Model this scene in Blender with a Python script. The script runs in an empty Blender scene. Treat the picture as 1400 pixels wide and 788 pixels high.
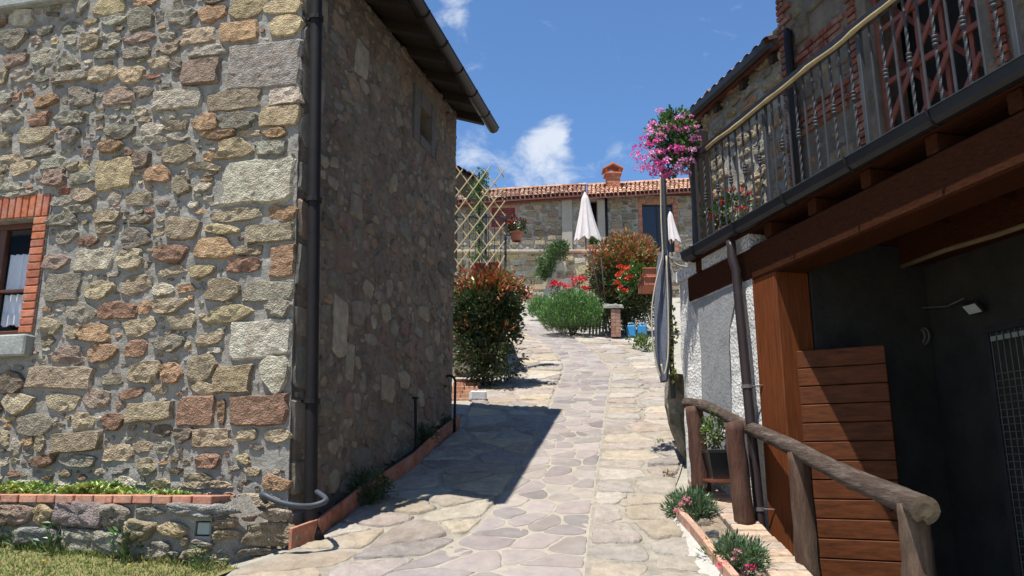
import bpy, math, random
import numpy as np
from mathutils import Vector, noise
# ---------------------------------------------------------------- camera, sky, sun, exposure
R = math.radians
SC = bpy.context.scene
COL = SC.collection
EYE = Vector((0.0, 0.0, 2.33)); PITCH = R(13.0); FPX = 1100.0
cam_d = bpy.data.cameras.new('camera'); cam = bpy.data.objects.new('camera', cam_d); COL.objects.link(cam)
cam_d.sensor_width = 36.0; cam_d.lens = 36.0 * FPX / 1400.0
cam_d.clip_start = 0.05; cam_d.clip_end = 3000.0
cam.location = EYE; cam.rotation_euler = (R(90) + PITCH, 0, 0)
SC.camera = cam
SUN_TRAVEL = Vector((0.23, 0.24, -1.0)).normalized()
world = bpy.data.worlds.new("World"); SC.world = world; world.use_nodes = True
def build_world():
    nt = world.node_tree; N = nt.nodes; L = nt.links
    bg = N['Background']; out = N['World Output']
    sky = N.new('ShaderNodeTexSky'); sky.sky_type = 'NISHITA'; sky.sun_disc = False
    sky.sun_elevation = math.asin(-SUN_TRAVEL.z)
    sky.sun_rotation = math.atan2(-SUN_TRAVEL.x, -SUN_TRAVEL.y)
    sky.air_density = 1.1; sky.dust_density = 0.0; sky.ozone_density = 7.0; sky.altitude = 700
    # scattered fair-weather cumulus over the whole sky
    tc = N.new('ShaderNodeTexCoord')
    mp = N.new('ShaderNodeMapping'); mp.inputs['Scale'].default_value = (1, 1, 1.5)
    L.new(tc.outputs['Generated'], mp.inputs['Vector'])
    n1 = N.new('ShaderNodeTexNoise'); n1.inputs['Scale'].default_value = 19.0; n1.inputs['Detail'].default_value = 9; n1.inputs['Roughness'].default_value = 0.6
    n1.inputs['Distortion'].default_value = 0.35
    L.new(mp.outputs[0], n1.inputs['Vector'])
    def blob(px, py, rad, w):
        d = ray(px, py).normalized()
        dp = N.new('ShaderNodeVectorMath'); dp.operation = 'DISTANCE'
        L.new(tc.outputs['Generated'], dp.inputs[0]); dp.inputs[1].default_value = d
        mr = N.new('ShaderNodeMapRange'); mr.interpolation_type = 'SMOOTHERSTEP'
        mr.inputs['From Min'].default_value = 0; mr.inputs['From Max'].default_value = rad
        mr.inputs['To Min'].default_value = w; mr.inputs['To Max'].default_value = 0
        L.new(dp.outputs['Value'], mr.inputs['Value'])
        return mr.outputs[0]
    acc = None
    for b in ((752, 196, .060, .27), (728, 236, .085, .27), (765, 176, .03, .14), (640, 200, .055, .27), (625, 8, .035, .27), (618, 40, .06, .12), (560, 230, .12, .2), (850, 300, .2, .1),
              (300, -60, .35, .22), (-400, 150, .4, .25), (1700, 240, .5, .25), (1200, -500, .4, .2)):
        o = blob(*b)
        if acc is None: acc = o
        else:
            a = N.new('ShaderNodeMath'); a.operation = 'ADD'; L.new(acc, a.inputs[0]); L.new(o, a.inputs[1]); acc = a.outputs[0]
    ad = N.new('ShaderNodeMath'); ad.operation = 'ADD'; L.new(n1.outputs['Fac'], ad.inputs[0]); L.new(acc, ad.inputs[1])
    mr = N.new('ShaderNodeMapRange'); mr.interpolation_type = 'SMOOTHSTEP'
    mr.inputs['From Min'].default_value = 0.635; mr.inputs['From Max'].default_value = 1.0
    mr.inputs['To Max'].default_value = 0.9
    L.new(ad.outputs[0], mr.inputs['Value'])
    mix = N.new('ShaderNodeMix'); mix.data_type = 'RGBA'
    hs = N.new('ShaderNodeHueSaturation'); hs.inputs['Saturation'].default_value = 1.06; L.new(sky.outputs[0], hs.inputs['Color'])
    L.new(mr.outputs[0], mix.inputs['Factor']); L.new(hs.outputs[0], mix.inputs[6]); mix.inputs[7].default_value = (4.6, 4.95, 5.5, 1)
    L.new(mix.outputs[2], bg.inputs['Color'])
    bg.inputs['Strength'].default_value = 0.104
def ray(px, py):
    x = (px - 700.0) / FPX; y = (394.0 - py) / FPX
    return Vector((x, math.cos(PITCH) - y * math.sin(PITCH), math.sin(PITCH) + y * math.cos(PITCH)))
build_world()
sun_d = bpy.data.lights.new('sun', 'SUN'); sun_d.energy = 5.0; sun_d.angle = R(0.5); sun_d.color = (1.0, 0.975, 0.935)
sun = bpy.data.objects.new('sun', sun_d); COL.objects.link(sun); sun.rotation_euler = SUN_TRAVEL.to_track_quat('-Z', 'Y').to_euler()
sun.location = (-6, -6, 30)
SC.view_settings.view_transform = 'Standard'; SC.view_settings.look = 'None'
SC.view_settings.exposure = 0.76; SC.view_settings.gamma = 1.0

# ---------------------------------------------------------------- places on the real planes of the scene
SLOPE = 0.28
def gz(x, y): return SLOPE * max(y, 3.0)
def on_y(px, py, Y):
    d = ray(px, py); return EYE + d * (Y / d.y)
def on_plane(px, py, O, n):
    d = ray(px, py); return EYE + d * ((O - EYE).dot(n) / d.dot(n))
def on_ground(px, py):
    return on_plane(px, py, Vector((0, 0, 0)), Vector((0, -SLOPE, 1)))
def on_z(px, py, z):
    return on_plane(px, py, Vector((0, 0, z)), Vector((0, 0, 1)))

# ---------------------------------------------------------------- helpers: objects, labels, mesh builder
WL = {}
def tag(o, label=None, cat=None, group=None, kind=None):
    if label: o['label'] = label
    if cat: o['category'] = cat
    if group: o['group'] = group
    if kind: o['kind'] = kind
    return o
def thing(name, loc, label, cat, group=None, kind=None):
    o = bpy.data.objects.new(name, None); COL.objects.link(o); o.location = loc; o.empty_display_size = .1
    WL[o.name] = Vector(loc)
    return tag(o, label, cat, group, kind)
class MB:
    def __init__(s): s.v = []; s.f = []; s.c = []
    def face(s, pts, col=(1, 1, 1)):
        n = len(s.v); s.v.extend(pts); s.f.append(tuple(range(n, n + len(pts)))); s.c.append(col)
    def hexa(s, p, col=(1, 1, 1)):
        # p: 8 points, bottom ring 0-3 then top ring 4-7
        n = len(s.v); s.v.extend(p)
        for q in ((3, 2, 1, 0), (4, 5, 6, 7), (0, 1, 5, 4), (1, 2, 6, 5), (2, 3, 7, 6), (3, 0, 4, 7)):
            s.f.append(tuple(n + i for i in q)); s.c.append(col)
    def box(s, c, ex, ey, ez, col=(1, 1, 1)):
        # c centre, half vectors
        c, ex, ey, ez = Vector(c), Vector(ex), Vector(ey), Vector(ez)
        s.hexa([c - ex - ey - ez, c + ex - ey - ez, c + ex + ey - ez, c - ex + ey - ez,
                c - ex - ey + ez, c + ex - ey + ez, c + ex + ey + ez, c - ex + ey + ez], col)
    def bbox(s, c, ex, ey, ez, b=.004, col=(1, 1, 1)):
        # box with chamfered edges on every side
        c, ex, ey, ez = Vector(c), Vector(ex), Vector(ey), Vector(ez)
        lx, ly, lz = ex.length, ey.length, ez.length
        b = min(b, .45 * lx, .45 * ly, .45 * lz)
        ux, uy, uz = ex / lx, ey / ly, ez / lz
        idx = {}
        def P(k, sx, sy, sz):
            key = (k, sx, sy, sz)
            if key not in idx:
                dx, dy, dz = (lx, ly - b, lz - b) if k == 0 else ((lx - b, ly, lz - b) if k == 1 else (lx - b, ly - b, lz))
                idx[key] = len(s.v); s.v.append(c + ux * dx * sx + uy * dy * sy + uz * dz * sz)
            return idx[key]
        def F(*k): s.f.append(tuple(P(*q) for q in k)); s.c.append(col)
        for a in (-1, 1):
            F(*[(0, a, y, z) for y, z in (((-1, -1), (1, -1), (1, 1), (-1, 1)) if a > 0 else ((-1, -1), (-1, 1), (1, 1), (1, -1)))])
            F(*[(1, x, a, z) for x, z in (((-1, -1), (-1, 1), (1, 1), (1, -1)) if a > 0 else ((-1, -1), (1, -1), (1, 1), (-1, 1)))])
            F(*[(2, x, y, a) for x, y in (((-1, -1), (1, -1), (1, 1), (-1, 1)) if a > 0 else ((-1, -1), (-1, 1), (1, 1), (1, -1)))])
            for e in (-1, 1):
                F((0, a, e, -1), (0, a, e, 1), (1, a, e, 1), (1, a, e, -1))
                F((0, a, -1, e), (0, a, 1, e), (2, a, 1, e), (2, a, -1, e))
                F((1, -1, a, e), (1, 1, a, e), (2, 1, a, e), (2, -1, a, e))
                for g in (-1, 1): F((0, a, e, g), (1, a, e, g), (2, a, e, g))
    def tube(s, pts, rad, seg=8, col=(1, 1, 1), caps=True, wob=0, rng=None, twist=0):
        pts = [Vector(p) for p in pts]; n = len(pts)
        if not hasattr(rad, '__len__'): rad = [rad] * n
        base = len(s.v); ref = Vector((0.13, 0.21, 1)); prev = None
        for i, p in enumerate(pts):
            t = (pts[min(i + 1, n - 1)] - pts[max(i - 1, 0)]).normalized()
            if prev is None:
                a = t.cross(ref if abs(t.dot(ref.normalized())) < .95 else Vector((1, 0, 0))).normalized()
            else:
                a = (prev - t * prev.dot(t)).normalized()
            prev = a; b = t.cross(a)
            for k in range(seg):
                th = 2 * math.pi * k / seg + twist * i
                r = rad[i] * (1 + (wob * (rng.random() - .5) * 2 if wob else 0))
                s.v.append(p + (a * math.cos(th) + b * math.sin(th)) * r)
        for i in range(n - 1):
            for k in range(seg):
                k2 = (k + 1) % seg
                s.f.append((base + i * seg + k, base + i * seg + k2, base + (i + 1) * seg + k2, base + (i + 1) * seg + k)); s.c.append(col)
        if caps:
            s.f.append(tuple(base + k for k in reversed(range(seg)))); s.c.append(col)
            s.f.append(tuple(base + (n - 1) * seg + k for k in range(seg))); s.c.append(col)
    def lathe(s, c, prof, seg=14, col=(1, 1, 1), ax=Vector((0, 0, 1)), closed=True):
        c = Vector(c); base = len(s.v)
        a = ax.cross(Vector((.3, .9, .1))).normalized(); b = ax.cross(a)
        for r, z in prof:
            for k in range(seg):
                th = 2 * math.pi * k / seg
                s.v.append(c + ax * z + (a * math.cos(th) + b * math.sin(th)) * r)
        for i in range(len(prof) - 1):
            for k in range(seg):
                k2 = (k + 1) % seg
                s.f.append((base + i * seg + k, base + i * seg + k2, base + (i + 1) * seg + k2, base + (i + 1) * seg + k)); s.c.append(col)
        if closed:
            s.f.append(tuple(base + k for k in reversed(range(seg)))); s.c.append(col)
            s.f.append(tuple(base + (len(prof) - 1) * seg + k for k in range(seg))); s.c.append(col)
    def mesh(s, name, mat, origin, smooth=False):
        me = bpy.data.meshes.new(name)
        me.from_pydata([tuple(Vector(p) - origin) for p in s.v], [], s.f)
        if any(c != (1, 1, 1) for c in s.c):
            at = me.color_attributes.new('Col', 'FLOAT_COLOR', 'CORNER')
            lt = np.array([len(f) for f in s.f]); cc = np.array([(c[0], c[1], c[2], 1.0) for c in s.c], dtype=np.float32)
            at.data.foreach_set('color', np.repeat(cc, lt, axis=0).ravel())
        if mat: me.materials.append(mat)
        if smooth: me.polygons.foreach_set('use_smooth', [True] * len(me.polygons))
        me.update(); return me
    def build(s, name, mat, parent=None, origin=None, smooth=False, kind=None):
        if origin is None:
            xs = np.array([tuple(p) for p in s.v]); lo, hi = xs.min(0), xs.max(0)
            origin = Vector(((lo[0] + hi[0]) / 2, (lo[1] + hi[1]) / 2, lo[2]))
        origin = Vector(origin)
        o = bpy.data.objects.new(name, s.mesh(name, mat, origin, smooth)); COL.objects.link(o)
        o.location = origin - (WL[parent.name] if parent else Vector((0, 0, 0)))
        if parent: o.parent = parent
        WL[o.name] = origin
        if kind: o['kind'] = kind
        return o
def copy_tree(o, parent=None):
    c = o.copy(); COL.objects.link(c)
    if parent: c.parent = parent
    for ch in list(o.children): copy_tree(ch, c)
    return c
def lerp(a, b, t): return a + (b - a) * t
def interp(tab, y):
    return float(np.interp(y, [t[0] for t in tab], [t[1] for t in tab]))

# ---------------------------------------------------------------- materials
MATS = {}
def M(name, col=None, attr=False, var=.35, scale=6.0, rough=.85, bump=.35, bscale=35.0, bdist=.01, stretch=(1, 1, 1), col2=None, c2amt=.5, c2scale=2.0, metallic=0.0, trans=0.0, spec=.3, fine=0.0):
    if name in MATS: return MATS[name]
    m = bpy.data.materials.new(name); m.use_nodes = True
    nt = m.node_tree; N = nt.nodes; L = nt.links; b = N['Principled BSDF']
    b.inputs['Roughness'].default_value = rough; b.inputs['Metallic'].default_value = metallic
    b.inputs['Specular IOR Level'].default_value = spec
    geo = N.new('ShaderNodeNewGeometry'); mp = N.new('ShaderNodeMapping'); mp.inputs['Scale'].default_value = stretch
    L.new(geo.outputs['Position'], mp.inputs['Vector']); vec = mp.outputs[0]
    if attr:
        a = N.new('ShaderNodeVertexColor'); a.layer_name = 'Col'; base = a.outputs['Color']
    else:
        a = N.new('ShaderNodeRGB'); a.outputs[0].default_value = (*col, 1); base = a.outputs[0]
    if col2:
        n2 = N.new('ShaderNodeTexNoise'); n2.inputs['Scale'].default_value = c2scale; n2.inputs['Detail'].default_value = 6; n2.inputs['Roughness'].default_value = .65
        L.new(vec, n2.inputs['Vector'])
        r2 = N.new('ShaderNodeMapRange'); r2.inputs['From Min'].default_value = .45; r2.inputs['From Max'].default_value = .68; r2.inputs['To Max'].default_value = c2amt
        L.new(n2.outputs['Fac'], r2.inputs['Value'])
        mx = N.new('ShaderNodeMix'); mx.data_type = 'RGBA'; L.new(r2.outputs[0], mx.inputs['Factor']); L.new(base, mx.inputs[6]); mx.inputs[7].default_value = (*col2, 1)
        base = mx.outputs[2]
    if var:
        n1 = N.new('ShaderNodeTexNoise'); n1.inputs['Scale'].default_value = scale; n1.inputs['Detail'].default_value = 8; n1.inputs['Roughness'].default_value = .7
        L.new(vec, n1.inputs['Vector'])
        r1 = N.new('ShaderNodeMapRange'); r1.inputs['From Min'].default_value = .28; r1.inputs['From Max'].default_value = .72
        r1.inputs['To Min'].default_value = 1 - var; r1.inputs['To Max'].default_value = 1 + var
        L.new(n1.outputs['Fac'], r1.inputs['Value'])
        mu = N.new('ShaderNodeVectorMath'); mu.operation = 'SCALE'; L.new(base, mu.inputs[0]); L.new(r1.outputs[0], mu.inputs['Scale']); base = mu.outputs[0]
    L.new(base, b.inputs['Base Color'])
    if bump:
        n3 = N.new('ShaderNodeTexNoise'); n3.inputs['Scale'].default_value = bscale; n3.inputs['Detail'].default_value = 7; n3.inputs['Roughness'].default_value = .7
        L.new(vec, n3.inputs['Vector']); h = n3.outputs['Fac']
        if fine:
            v = N.new('ShaderNodeTexVoronoi'); v.inputs['Scale'].default_value = fine; L.new(vec, v.inputs['Vector'])
            ma = N.new('ShaderNodeMath'); ma.operation = 'MULTIPLY_ADD'; L.new(v.outputs['Distance'], ma.inputs[0]); ma.inputs[1].default_value = .5; L.new(h, ma.inputs[2]); h = ma.outputs[0]
        bp = N.new('ShaderNodeBump'); bp.inputs['Strength'].default_value = bump; bp.inputs['Distance'].default_value = bdist
        L.new(h, bp.inputs['Height']); L.new(bp.outputs[0], b.inputs['Normal'])
    if trans:
        tb = N.new('ShaderNodeBsdfTranslucent'); ms = N.new('ShaderNodeMixShader'); ms.inputs[0].default_value = trans
        L.new(base, tb.inputs['Color']); L.new(b.outputs[0], ms.inputs[1]); L.new(tb.outputs[0], ms.inputs[2]); L.new(ms.outputs[0], N['Material Output'].inputs['Surface'])
    MATS[name] = m; return m
def glass(name, col=(.02, .025, .03), rough=.05):
    m = bpy.data.materials.new(name); m.use_nodes = True; b = m.node_tree.nodes['Principled BSDF']
    b.inputs['Base Color'].default_value = (*col, 1); b.inputs['Roughness'].default_value = rough; b.inputs['Alpha'].default_value = .08
    return m
STONE = M('wall stone', attr=True, var=.48, scale=16, rough=.92, bump=.9, bscale=30, bdist=.035, col2=(.24, .165, .10), c2amt=.5, c2scale=9, fine=70, spec=.15)
STONE_DK = M('shaded wall stone', attr=True, var=.32, scale=9, rough=.92, bump=.6, bscale=38, bdist=.02, col2=(.17, .13, .10), c2amt=.4, c2scale=6, spec=.15)  # copy of STONE with the shade of its walls put into the colour
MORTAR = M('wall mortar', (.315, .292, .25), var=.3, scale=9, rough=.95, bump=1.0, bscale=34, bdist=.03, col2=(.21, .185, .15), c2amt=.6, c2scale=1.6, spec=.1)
MORTAR_DK = M('shaded wall mortar', (.165, .132, .098), var=.35, scale=6, rough=.95, bump=.8, bscale=45, bdist=.014, col2=(.07, .066, .055), c2amt=.6, c2scale=1.4, spec=.1)  # MORTAR darkened so the shade of these walls sits in the colour
BRICK = M('brick', attr=True, var=.38, scale=16, rough=.93, bump=.6, bscale=60, bdist=.008, col2=(.30, .24, .19), c2amt=.55, c2scale=6, spec=.1)
IRON = M('grey wrought iron', (.038, .04, .043), var=.25, scale=12, rough=.6, bump=.1, bscale=80, bdist=.002, metallic=.0, spec=.3)
DARKMETAL = M('dark brown metal', (.013, .011, .011), var=.35, scale=5, rough=.68, bump=.15, bscale=14, bdist=.008, metallic=.0, spec=.2)
TIMBER = M('red brown timber', (.038, .0115, .0038), var=.55, scale=9, rough=.8, bump=.35, bscale=22, bdist=.006, stretch=(9, .35, 9), spec=.08)  # shade below the balcony is worked into this dark base colour
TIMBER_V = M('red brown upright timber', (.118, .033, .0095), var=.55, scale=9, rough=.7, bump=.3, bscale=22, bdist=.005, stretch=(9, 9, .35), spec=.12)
DARKWOOD = M('dark brown wood', (.030, .020, .013), var=.35, scale=10, rough=.8, bump=.4, bscale=20, bdist=.006, stretch=(4, .6, 4))
LOG = M('weathered log', (.058, .037, .025), var=.55, scale=14, rough=.88, bump=1.0, bscale=16, bdist=.022, stretch=(5, .45, 5), col2=(.155, .122, .095), c2amt=.75, c2scale=5)
LOGPOST = M('barked log post', (.072, .027, .016), var=.55, scale=9, rough=.7, bump=.9, bscale=14, bdist=.02, stretch=(2.5, 2.5, .4), col2=(.11, .065, .038), c2amt=.6, c2scale=4)
LEAF = M('leaf', attr=True, var=.25, scale=20, rough=.42, bump=0, trans=.16, spec=.5)
PETAL = M('petal', attr=True, var=.12, scale=30, rough=.6, bump=0, trans=.25)
TERRA = M('terracotta', (.42, .15, .085), var=.2, scale=14, rough=.85, bump=.2, bscale=60, bdist=.004)
TILE = M('roof tile', attr=True, var=.25, scale=9, rough=.9, bump=.3, bscale=40, bdist=.008)
PLASTER = M('rough white plaster', (.84, .81, .76), var=.15, scale=5, rough=.95, bump=1.0, bscale=24, bdist=.085, spec=.1, fine=38)
SMOOTH_GREY = M('smooth grey surface', (.25, .25, .243), var=.2, scale=7, rough=.93, bump=.6, bscale=28, bdist=.02, spec=.1)

# ---------------------------------------------------------------- masonry
rng = random.Random(11)
PAL = {'t': (.41, .325, .205), 'y': (.50, .385, .205), 'o': (.43, .235, .115), 'r': (.31, .135, .085), 'g': (.30, .285, .225), 'w': (.56, .495, .375),
       'd': (.185, .145, .105), 'p': (.34, .235, .185), 'b': (.25, .265, .265)}
_m = (.375, .31, .215)
for _k in PAL: PAL[_k] = tuple(min(.62, (.68 * a + .32 * b) * .85) for a, b in zip(PAL[_k], _m))
def jit(c, r, a=.14, h=.03):
    k = 1 + (r.random() * 2 - 1) * a
    return tuple(max(.01, ch * k * (1 + (r.random() * 2 - 1) * h)) for ch in c)
def outline(w, h, r, n=14, ex=None, rough=.07, rot=0.0):
    if w * h < .075 and r.random() < .78:      # natural field stone
        ex = r.uniform(2.1, 3.8); hm = [(k, r.uniform(.02, .085) * (1.3 if k == 3 else 1), r.random() * 6.28) for k in (2, 3, 4, 5)]; tp = r.uniform(-.25, .25); sk = r.uniform(-.22, .22); pts = []; n += 2
        for k in range(n):
            th = 2 * math.pi * (k + .4 * (r.random() - .5)) / n; c, s = math.cos(th), math.sin(th)
            q = (abs(c) ** ex + abs(s) ** ex) ** (-1 / ex) * (1.05 + sum(a * math.sin(m * th + f) for m, a, f in hm)) * (1 + rough * (r.random() - .5))
            x, y = c * q * .5, s * q * .5; x *= 1 + tp * y * 2; y += sk * x * min(1, h / w); pts.append((x * w * math.cos(rot) - y * h * math.sin(rot), x * w * math.sin(rot) + y * h * math.cos(rot)))
        return pts
    # irregular, angular stone outline: a skewed block with knocked-off corners
    c = [(-.5, -.5), (.5, -.5), (.5, .5), (-.5, .5)]
    if r.random() < .45: k = r.randrange(4); c.insert(k + 1, tuple((c[k][i] + c[(k + 1) % 4][i]) / 2 * r.uniform(1.02, 1.16) for i in (0, 1)))
    wild = r.random() < .6 and w * h < .04; a_, b_ = (.40, .16) if wild else ((.15, .10) if w * h < .05 else (.07, .05))
    c = [(x * (1 + r.uniform(-a_, b_)), y * (1 + r.uniform(-a_, b_))) for x, y in c]
    p = []
    for i in range(len(c)):
        a, b = c[i], c[(i + 1) % len(c)]; q_ = 1 if w * h < .05 else .45; t0, t1 = r.uniform(.07, .22) * q_, 1 - r.uniform(.07, .22) * q_
        p.append((a[0] + (b[0] - a[0]) * t0, a[1] + (b[1] - a[1]) * t0)); p.append((a[0] + (b[0] - a[0]) * t1, a[1] + (b[1] - a[1]) * t1))
    L = [math.hypot((p[i][0] - p[i - 1][0]) * w, (p[i][1] - p[i - 1][1]) * h) for i in range(len(p))]; tot = sum(L); pts = []
    for i in range(len(p)):
        a, b = p[i], p[(i + 1) % len(p)]; m = max(1, round(n * L[(i + 1) % len(p)] / tot))
        for k in range(m):
            t = (k + (.3 * (r.random() - .5) if k else 0)) / m; s = 1 + rough * (r.random() - .5) * 1.1
            x, y = (a[0] + (b[0] - a[0]) * t) * w * s, (a[1] + (b[1] - a[1]) * t) * h * s
            pts.append((x * math.cos(rot) - y * math.sin(rot), x * math.sin(rot) + y * math.cos(rot)))
    return pts
def stone(mb, mp, c, pts, p, r, col, back=-.03, rings=((1.0, -.25), (.97, .55), (.87, .95), (.48, 1.04)), rough=.62, crag=0.0):
    # mp(u, v, h) -> point; pts outline round centre c; p how far it stands out
    n = len(pts); base = len(mb.v); tx = r.uniform(-.3, .3); ty = r.uniform(-.3, .3)
    sz = max(abs(q[0]) for q in pts) + max(abs(q[1]) for q in pts) + 1e-6
    for ri, (s, hh) in enumerate(rings):
        for (x, y) in pts:
            j = 1 + (r.random() - .5) * .07 if 0 < ri else 1
            hgt = p * hh + (p * (tx * x + ty * y) / sz * 2 if ri else 0)
            if ri >= 1:
                hgt += p * rough * (r.random() - .5) * (1.2 if ri > 1 else .6)
                if crag: hgt += crag * noise.noise(Vector(((c[0] + x * s) * 17, (c[1] + y * s) * 23, 4.0))) * (1 if ri > 1 else .5)
            mb.v.append(mp(c[0] + x * s * j, c[1] + y * s * j, back if (ri == 0 and back is not None and hh < 0) else hgt))
    mb.v.append(mp(c[0], c[1], p * (1.02 + rough * (r.random() - .5))))
    for ri in range(len(rings) - 1):
        for k in range(n):
            k2 = (k + 1) % n
            mb.f.append((base + ri * n + k, base + ri * n + k2, base + (ri + 1) * n + k2, base + (ri + 1) * n + k)); mb.c.append(col)
    last = base + (len(rings) - 1) * n; ct = base + len(rings) * n
    for k in range(n):
        mb.f.append((last + k, last + (k + 1) % n, ct)); mb.c.append(col)
from mathutils.geometry import delaunay_2d_cdt
def rough_stone(mb, mp, c, pts, p, r, col, step=.04, crag=1.0, back=-.03):
    # broken block: a few tilted cleavage planes over an irregular mesh of points
    n = len(pts); base = len(mb.v); W = max(abs(q[0]) for q in pts); H = max(abs(q[1]) for q in pts); s_ = min(W, H)
    step = max(.016, min(step, s_ * .5)); k = min(2.2, .5 + s_ * 9)
    planes = [(r.uniform(-1, 1) * min(.16, .012 / W) * crag, r.uniform(-1, 1) * min(.2, .012 / H) * crag, r.uniform(.0, .35) * p) for _ in range(r.choice((2, 3, 3, 4)))]
    sd_ = r.random() * 50
    def hgt(x, y):
        e = min(a * x + b * y + q for a, b, q in planes) * min(1, k)
        e += crag * .015 * min(1, k) * (noise.noise(Vector((x * 12 + sd_, y * 24, 4.0))) - .8 * abs(noise.noise(Vector((x * 16 + sd_, y * 44, 9.0)))) + .5 * noise.noise(Vector((x * 45 + sd_, y * 60, 2.0))))
        return max(p * .42, p + e)
    inner = [(x * .93, y * .90) for x, y in pts]; P2 = list(inner)
    nx, ny = int(2 * W / step), int(2 * H / step)
    for i in range(nx + 1):
        for j in range(ny + 1):
            x = -W + (i + .5 * (j % 2) + r.uniform(-.34, .34)) * step; y = -H + (j + r.uniform(-.34, .34)) * step
            ins = False
            for q in range(n):
                x0, y0 = inner[q]; x1, y1 = inner[q - 1]
                x0 *= .86; x1 *= .86; y0 *= .84; y1 *= .84
                if (y0 > y) != (y1 > y) and x < (x1 - x0) * (y - y0) / (y1 - y0) + x0: ins = not ins
            if ins: P2.append((x, y))
    V2, E2, F2, *_ = delaunay_2d_cdt([Vector(q) for q in P2], [(i, (i + 1) % n) for i in range(n)], [], 1, 1e-5)
    for x, y in pts: mb.v.append(mp(c[0] + x, c[1] + y, back))
    for x, y in pts: mb.v.append(mp(c[0] + x * .995, c[1] + y * .995, p * .38))
    for v in V2: mb.v.append(mp(c[0] + v.x, c[1] + v.y, hgt(v.x, v.y)))
    if len(V2) < n: return
    for a in range(n):
        b = (a + 1) % n
        mb.f.append((base + a, base + b, base + n + b, base + n + a)); mb.c.append(col)
        mb.f.append((base + n + a, base + n + b, base + 2 * n + b, base + 2 * n + a)); mb.c.append(col)
    for f in F2: mb.f.append(tuple(base + 2 * n + i for i in f)); mb.c.append(col)
class Packer:
    # dart throwing of stones of falling size into a wall face with holes
    def __init__(s, u0, v0, u1, v1, res=.01):
        s.u0, s.v0, s.res = u0, v0, res
        s.g = np.zeros((int((v1 - v0) / res) + 1, int((u1 - u0) / res) + 1), dtype=bool)
    def cells(s, a, b, c, d):
        r = s.res; H, W = s.g.shape
        i0, i1 = int((b - s.v0) / r), int(math.ceil((d - s.v0) / r)); j0, j1 = int((a - s.u0) / r), int(math.ceil((c - s.u0) / r))
        return max(i0, 0), max(0, min(i1, H)), max(j0, 0), max(0, min(j1, W))
    def block(s, a, b, c, d):
        i0, i1, j0, j1 = s.cells(a, b, c, d); s.g[i0:i1, j0:j1] = True
    def free(s, a, b, c, d):
        i0, i1, j0, j1 = s.cells(a, b, c, d)
        if i1 <= i0 or j1 <= j0: return False
        return not s.g[i0:i1, j0:j1].any()
    def fill(s, sizes, r, gap=.012):
        H, W = s.g.shape; out = []
        for (w0, w1, h0, h1, tries) in sizes:
            for _ in range(tries):
                w, h = r.uniform(w0, w1), r.uniform(h0, h1)
                u = s.u0 + r.random() * (W * s.res - w); v = s.v0 + r.random() * (H * s.res - h)
                if s.free(u - gap, v - gap, u + w + gap, v + h + gap):
                    s.block(u, v, u + w, v + h); out.append((u, v, u + w, v + h))
        return out
def slabs(mb, mp, u0, v0, u1, v1, holes, t, du=.5, dv=.5):
    # a wall of thickness t with rectangular openings, cut along a grid
    us = {u0, u1}; vs = {v0, v1}
    for a, b, c, d in holes:
        us |= {max(a, u0), min(c, u1)}; vs |= {max(b, v0), min(d, v1)}
    def ref(q, st):
        q = sorted(q); o = []
        for a, b in zip(q, q[1:]):
            n = max(1, int((b - a) / st))
            o += [a + (b - a) * k / n for k in range(n)]
        return o + [q[-1]]
    us, vs = ref(us, du), ref(vs, dv)
    def solid(i, j):
        if i < 0 or j < 0 or i >= len(us) - 1 or j >= len(vs) - 1: return False
        cu, cv = (us[i] + us[i + 1]) / 2, (vs[j] + vs[j + 1]) / 2
        return not any(a < cu < c and b < cv < d for a, b, c, d in holes)
    for i in range(len(us) - 1):
        for j in range(len(vs) - 1):
            if not solid(i, j): continue
            a, c, b, d = us[i], us[i + 1], vs[j], vs[j + 1]
            q = [(a, b), (c, b), (c, d), (a, d)]
            mb.face([mp(u, v, 0) for u, v in q]); mb.face([mp(u, v, -t) for u, v in reversed(q)])
            for (x, y, e0, e1) in ((i - 1, j, 3, 0), (i + 1, j, 1, 2), (i, j - 1, 0, 1), (i, j + 1, 2, 3)):
                if not solid(x, y):
                    p0, p1 = q[e0], q[e1]
                    mb.face([mp(*p0, 0), mp(*p0, -t), mp(*p1, -t), mp(*p1, 0)])
def mortar_skin(name, mat, parent, mp, u0, v0, u1, v1, holes, step, amp):
    # hand-thrown pointing: a lumpy sheet over the core of the wall
    nu, nv = int((u1 - u0) / step), int((v1 - v0) / step); V = []; F = []
    for i in range(nu + 1):
        for j in range(nv + 1):
            u, v = u0 + (u1 - u0) * i / nu, v0 + (v1 - v0) * j / nv
            h = .006 + amp * (.9 * noise.noise(Vector((u * 9, v * 11, 1))) + .7 * noise.noise(Vector((u * 27, v * 31, 7))))
            V.append(mp(u, v, max(.002, h + amp * .5)))
    for i in range(nu):
        for j in range(nv):
            cu, cv = u0 + (u1 - u0) * (i + .5) / nu, v0 + (v1 - v0) * (j + .5) / nv
            if any(a < cu < c and b < cv < d for a, b, c, d in holes): continue
            a = i * (nv + 1) + j; F.append((a, a + nv + 1, a + nv + 2, a + 1))
    m = MB(); m.v = V; m.f = F; m.c = [(1, 1, 1)] * len(F); return m.build(name, mat, parent, smooth=True)
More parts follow.
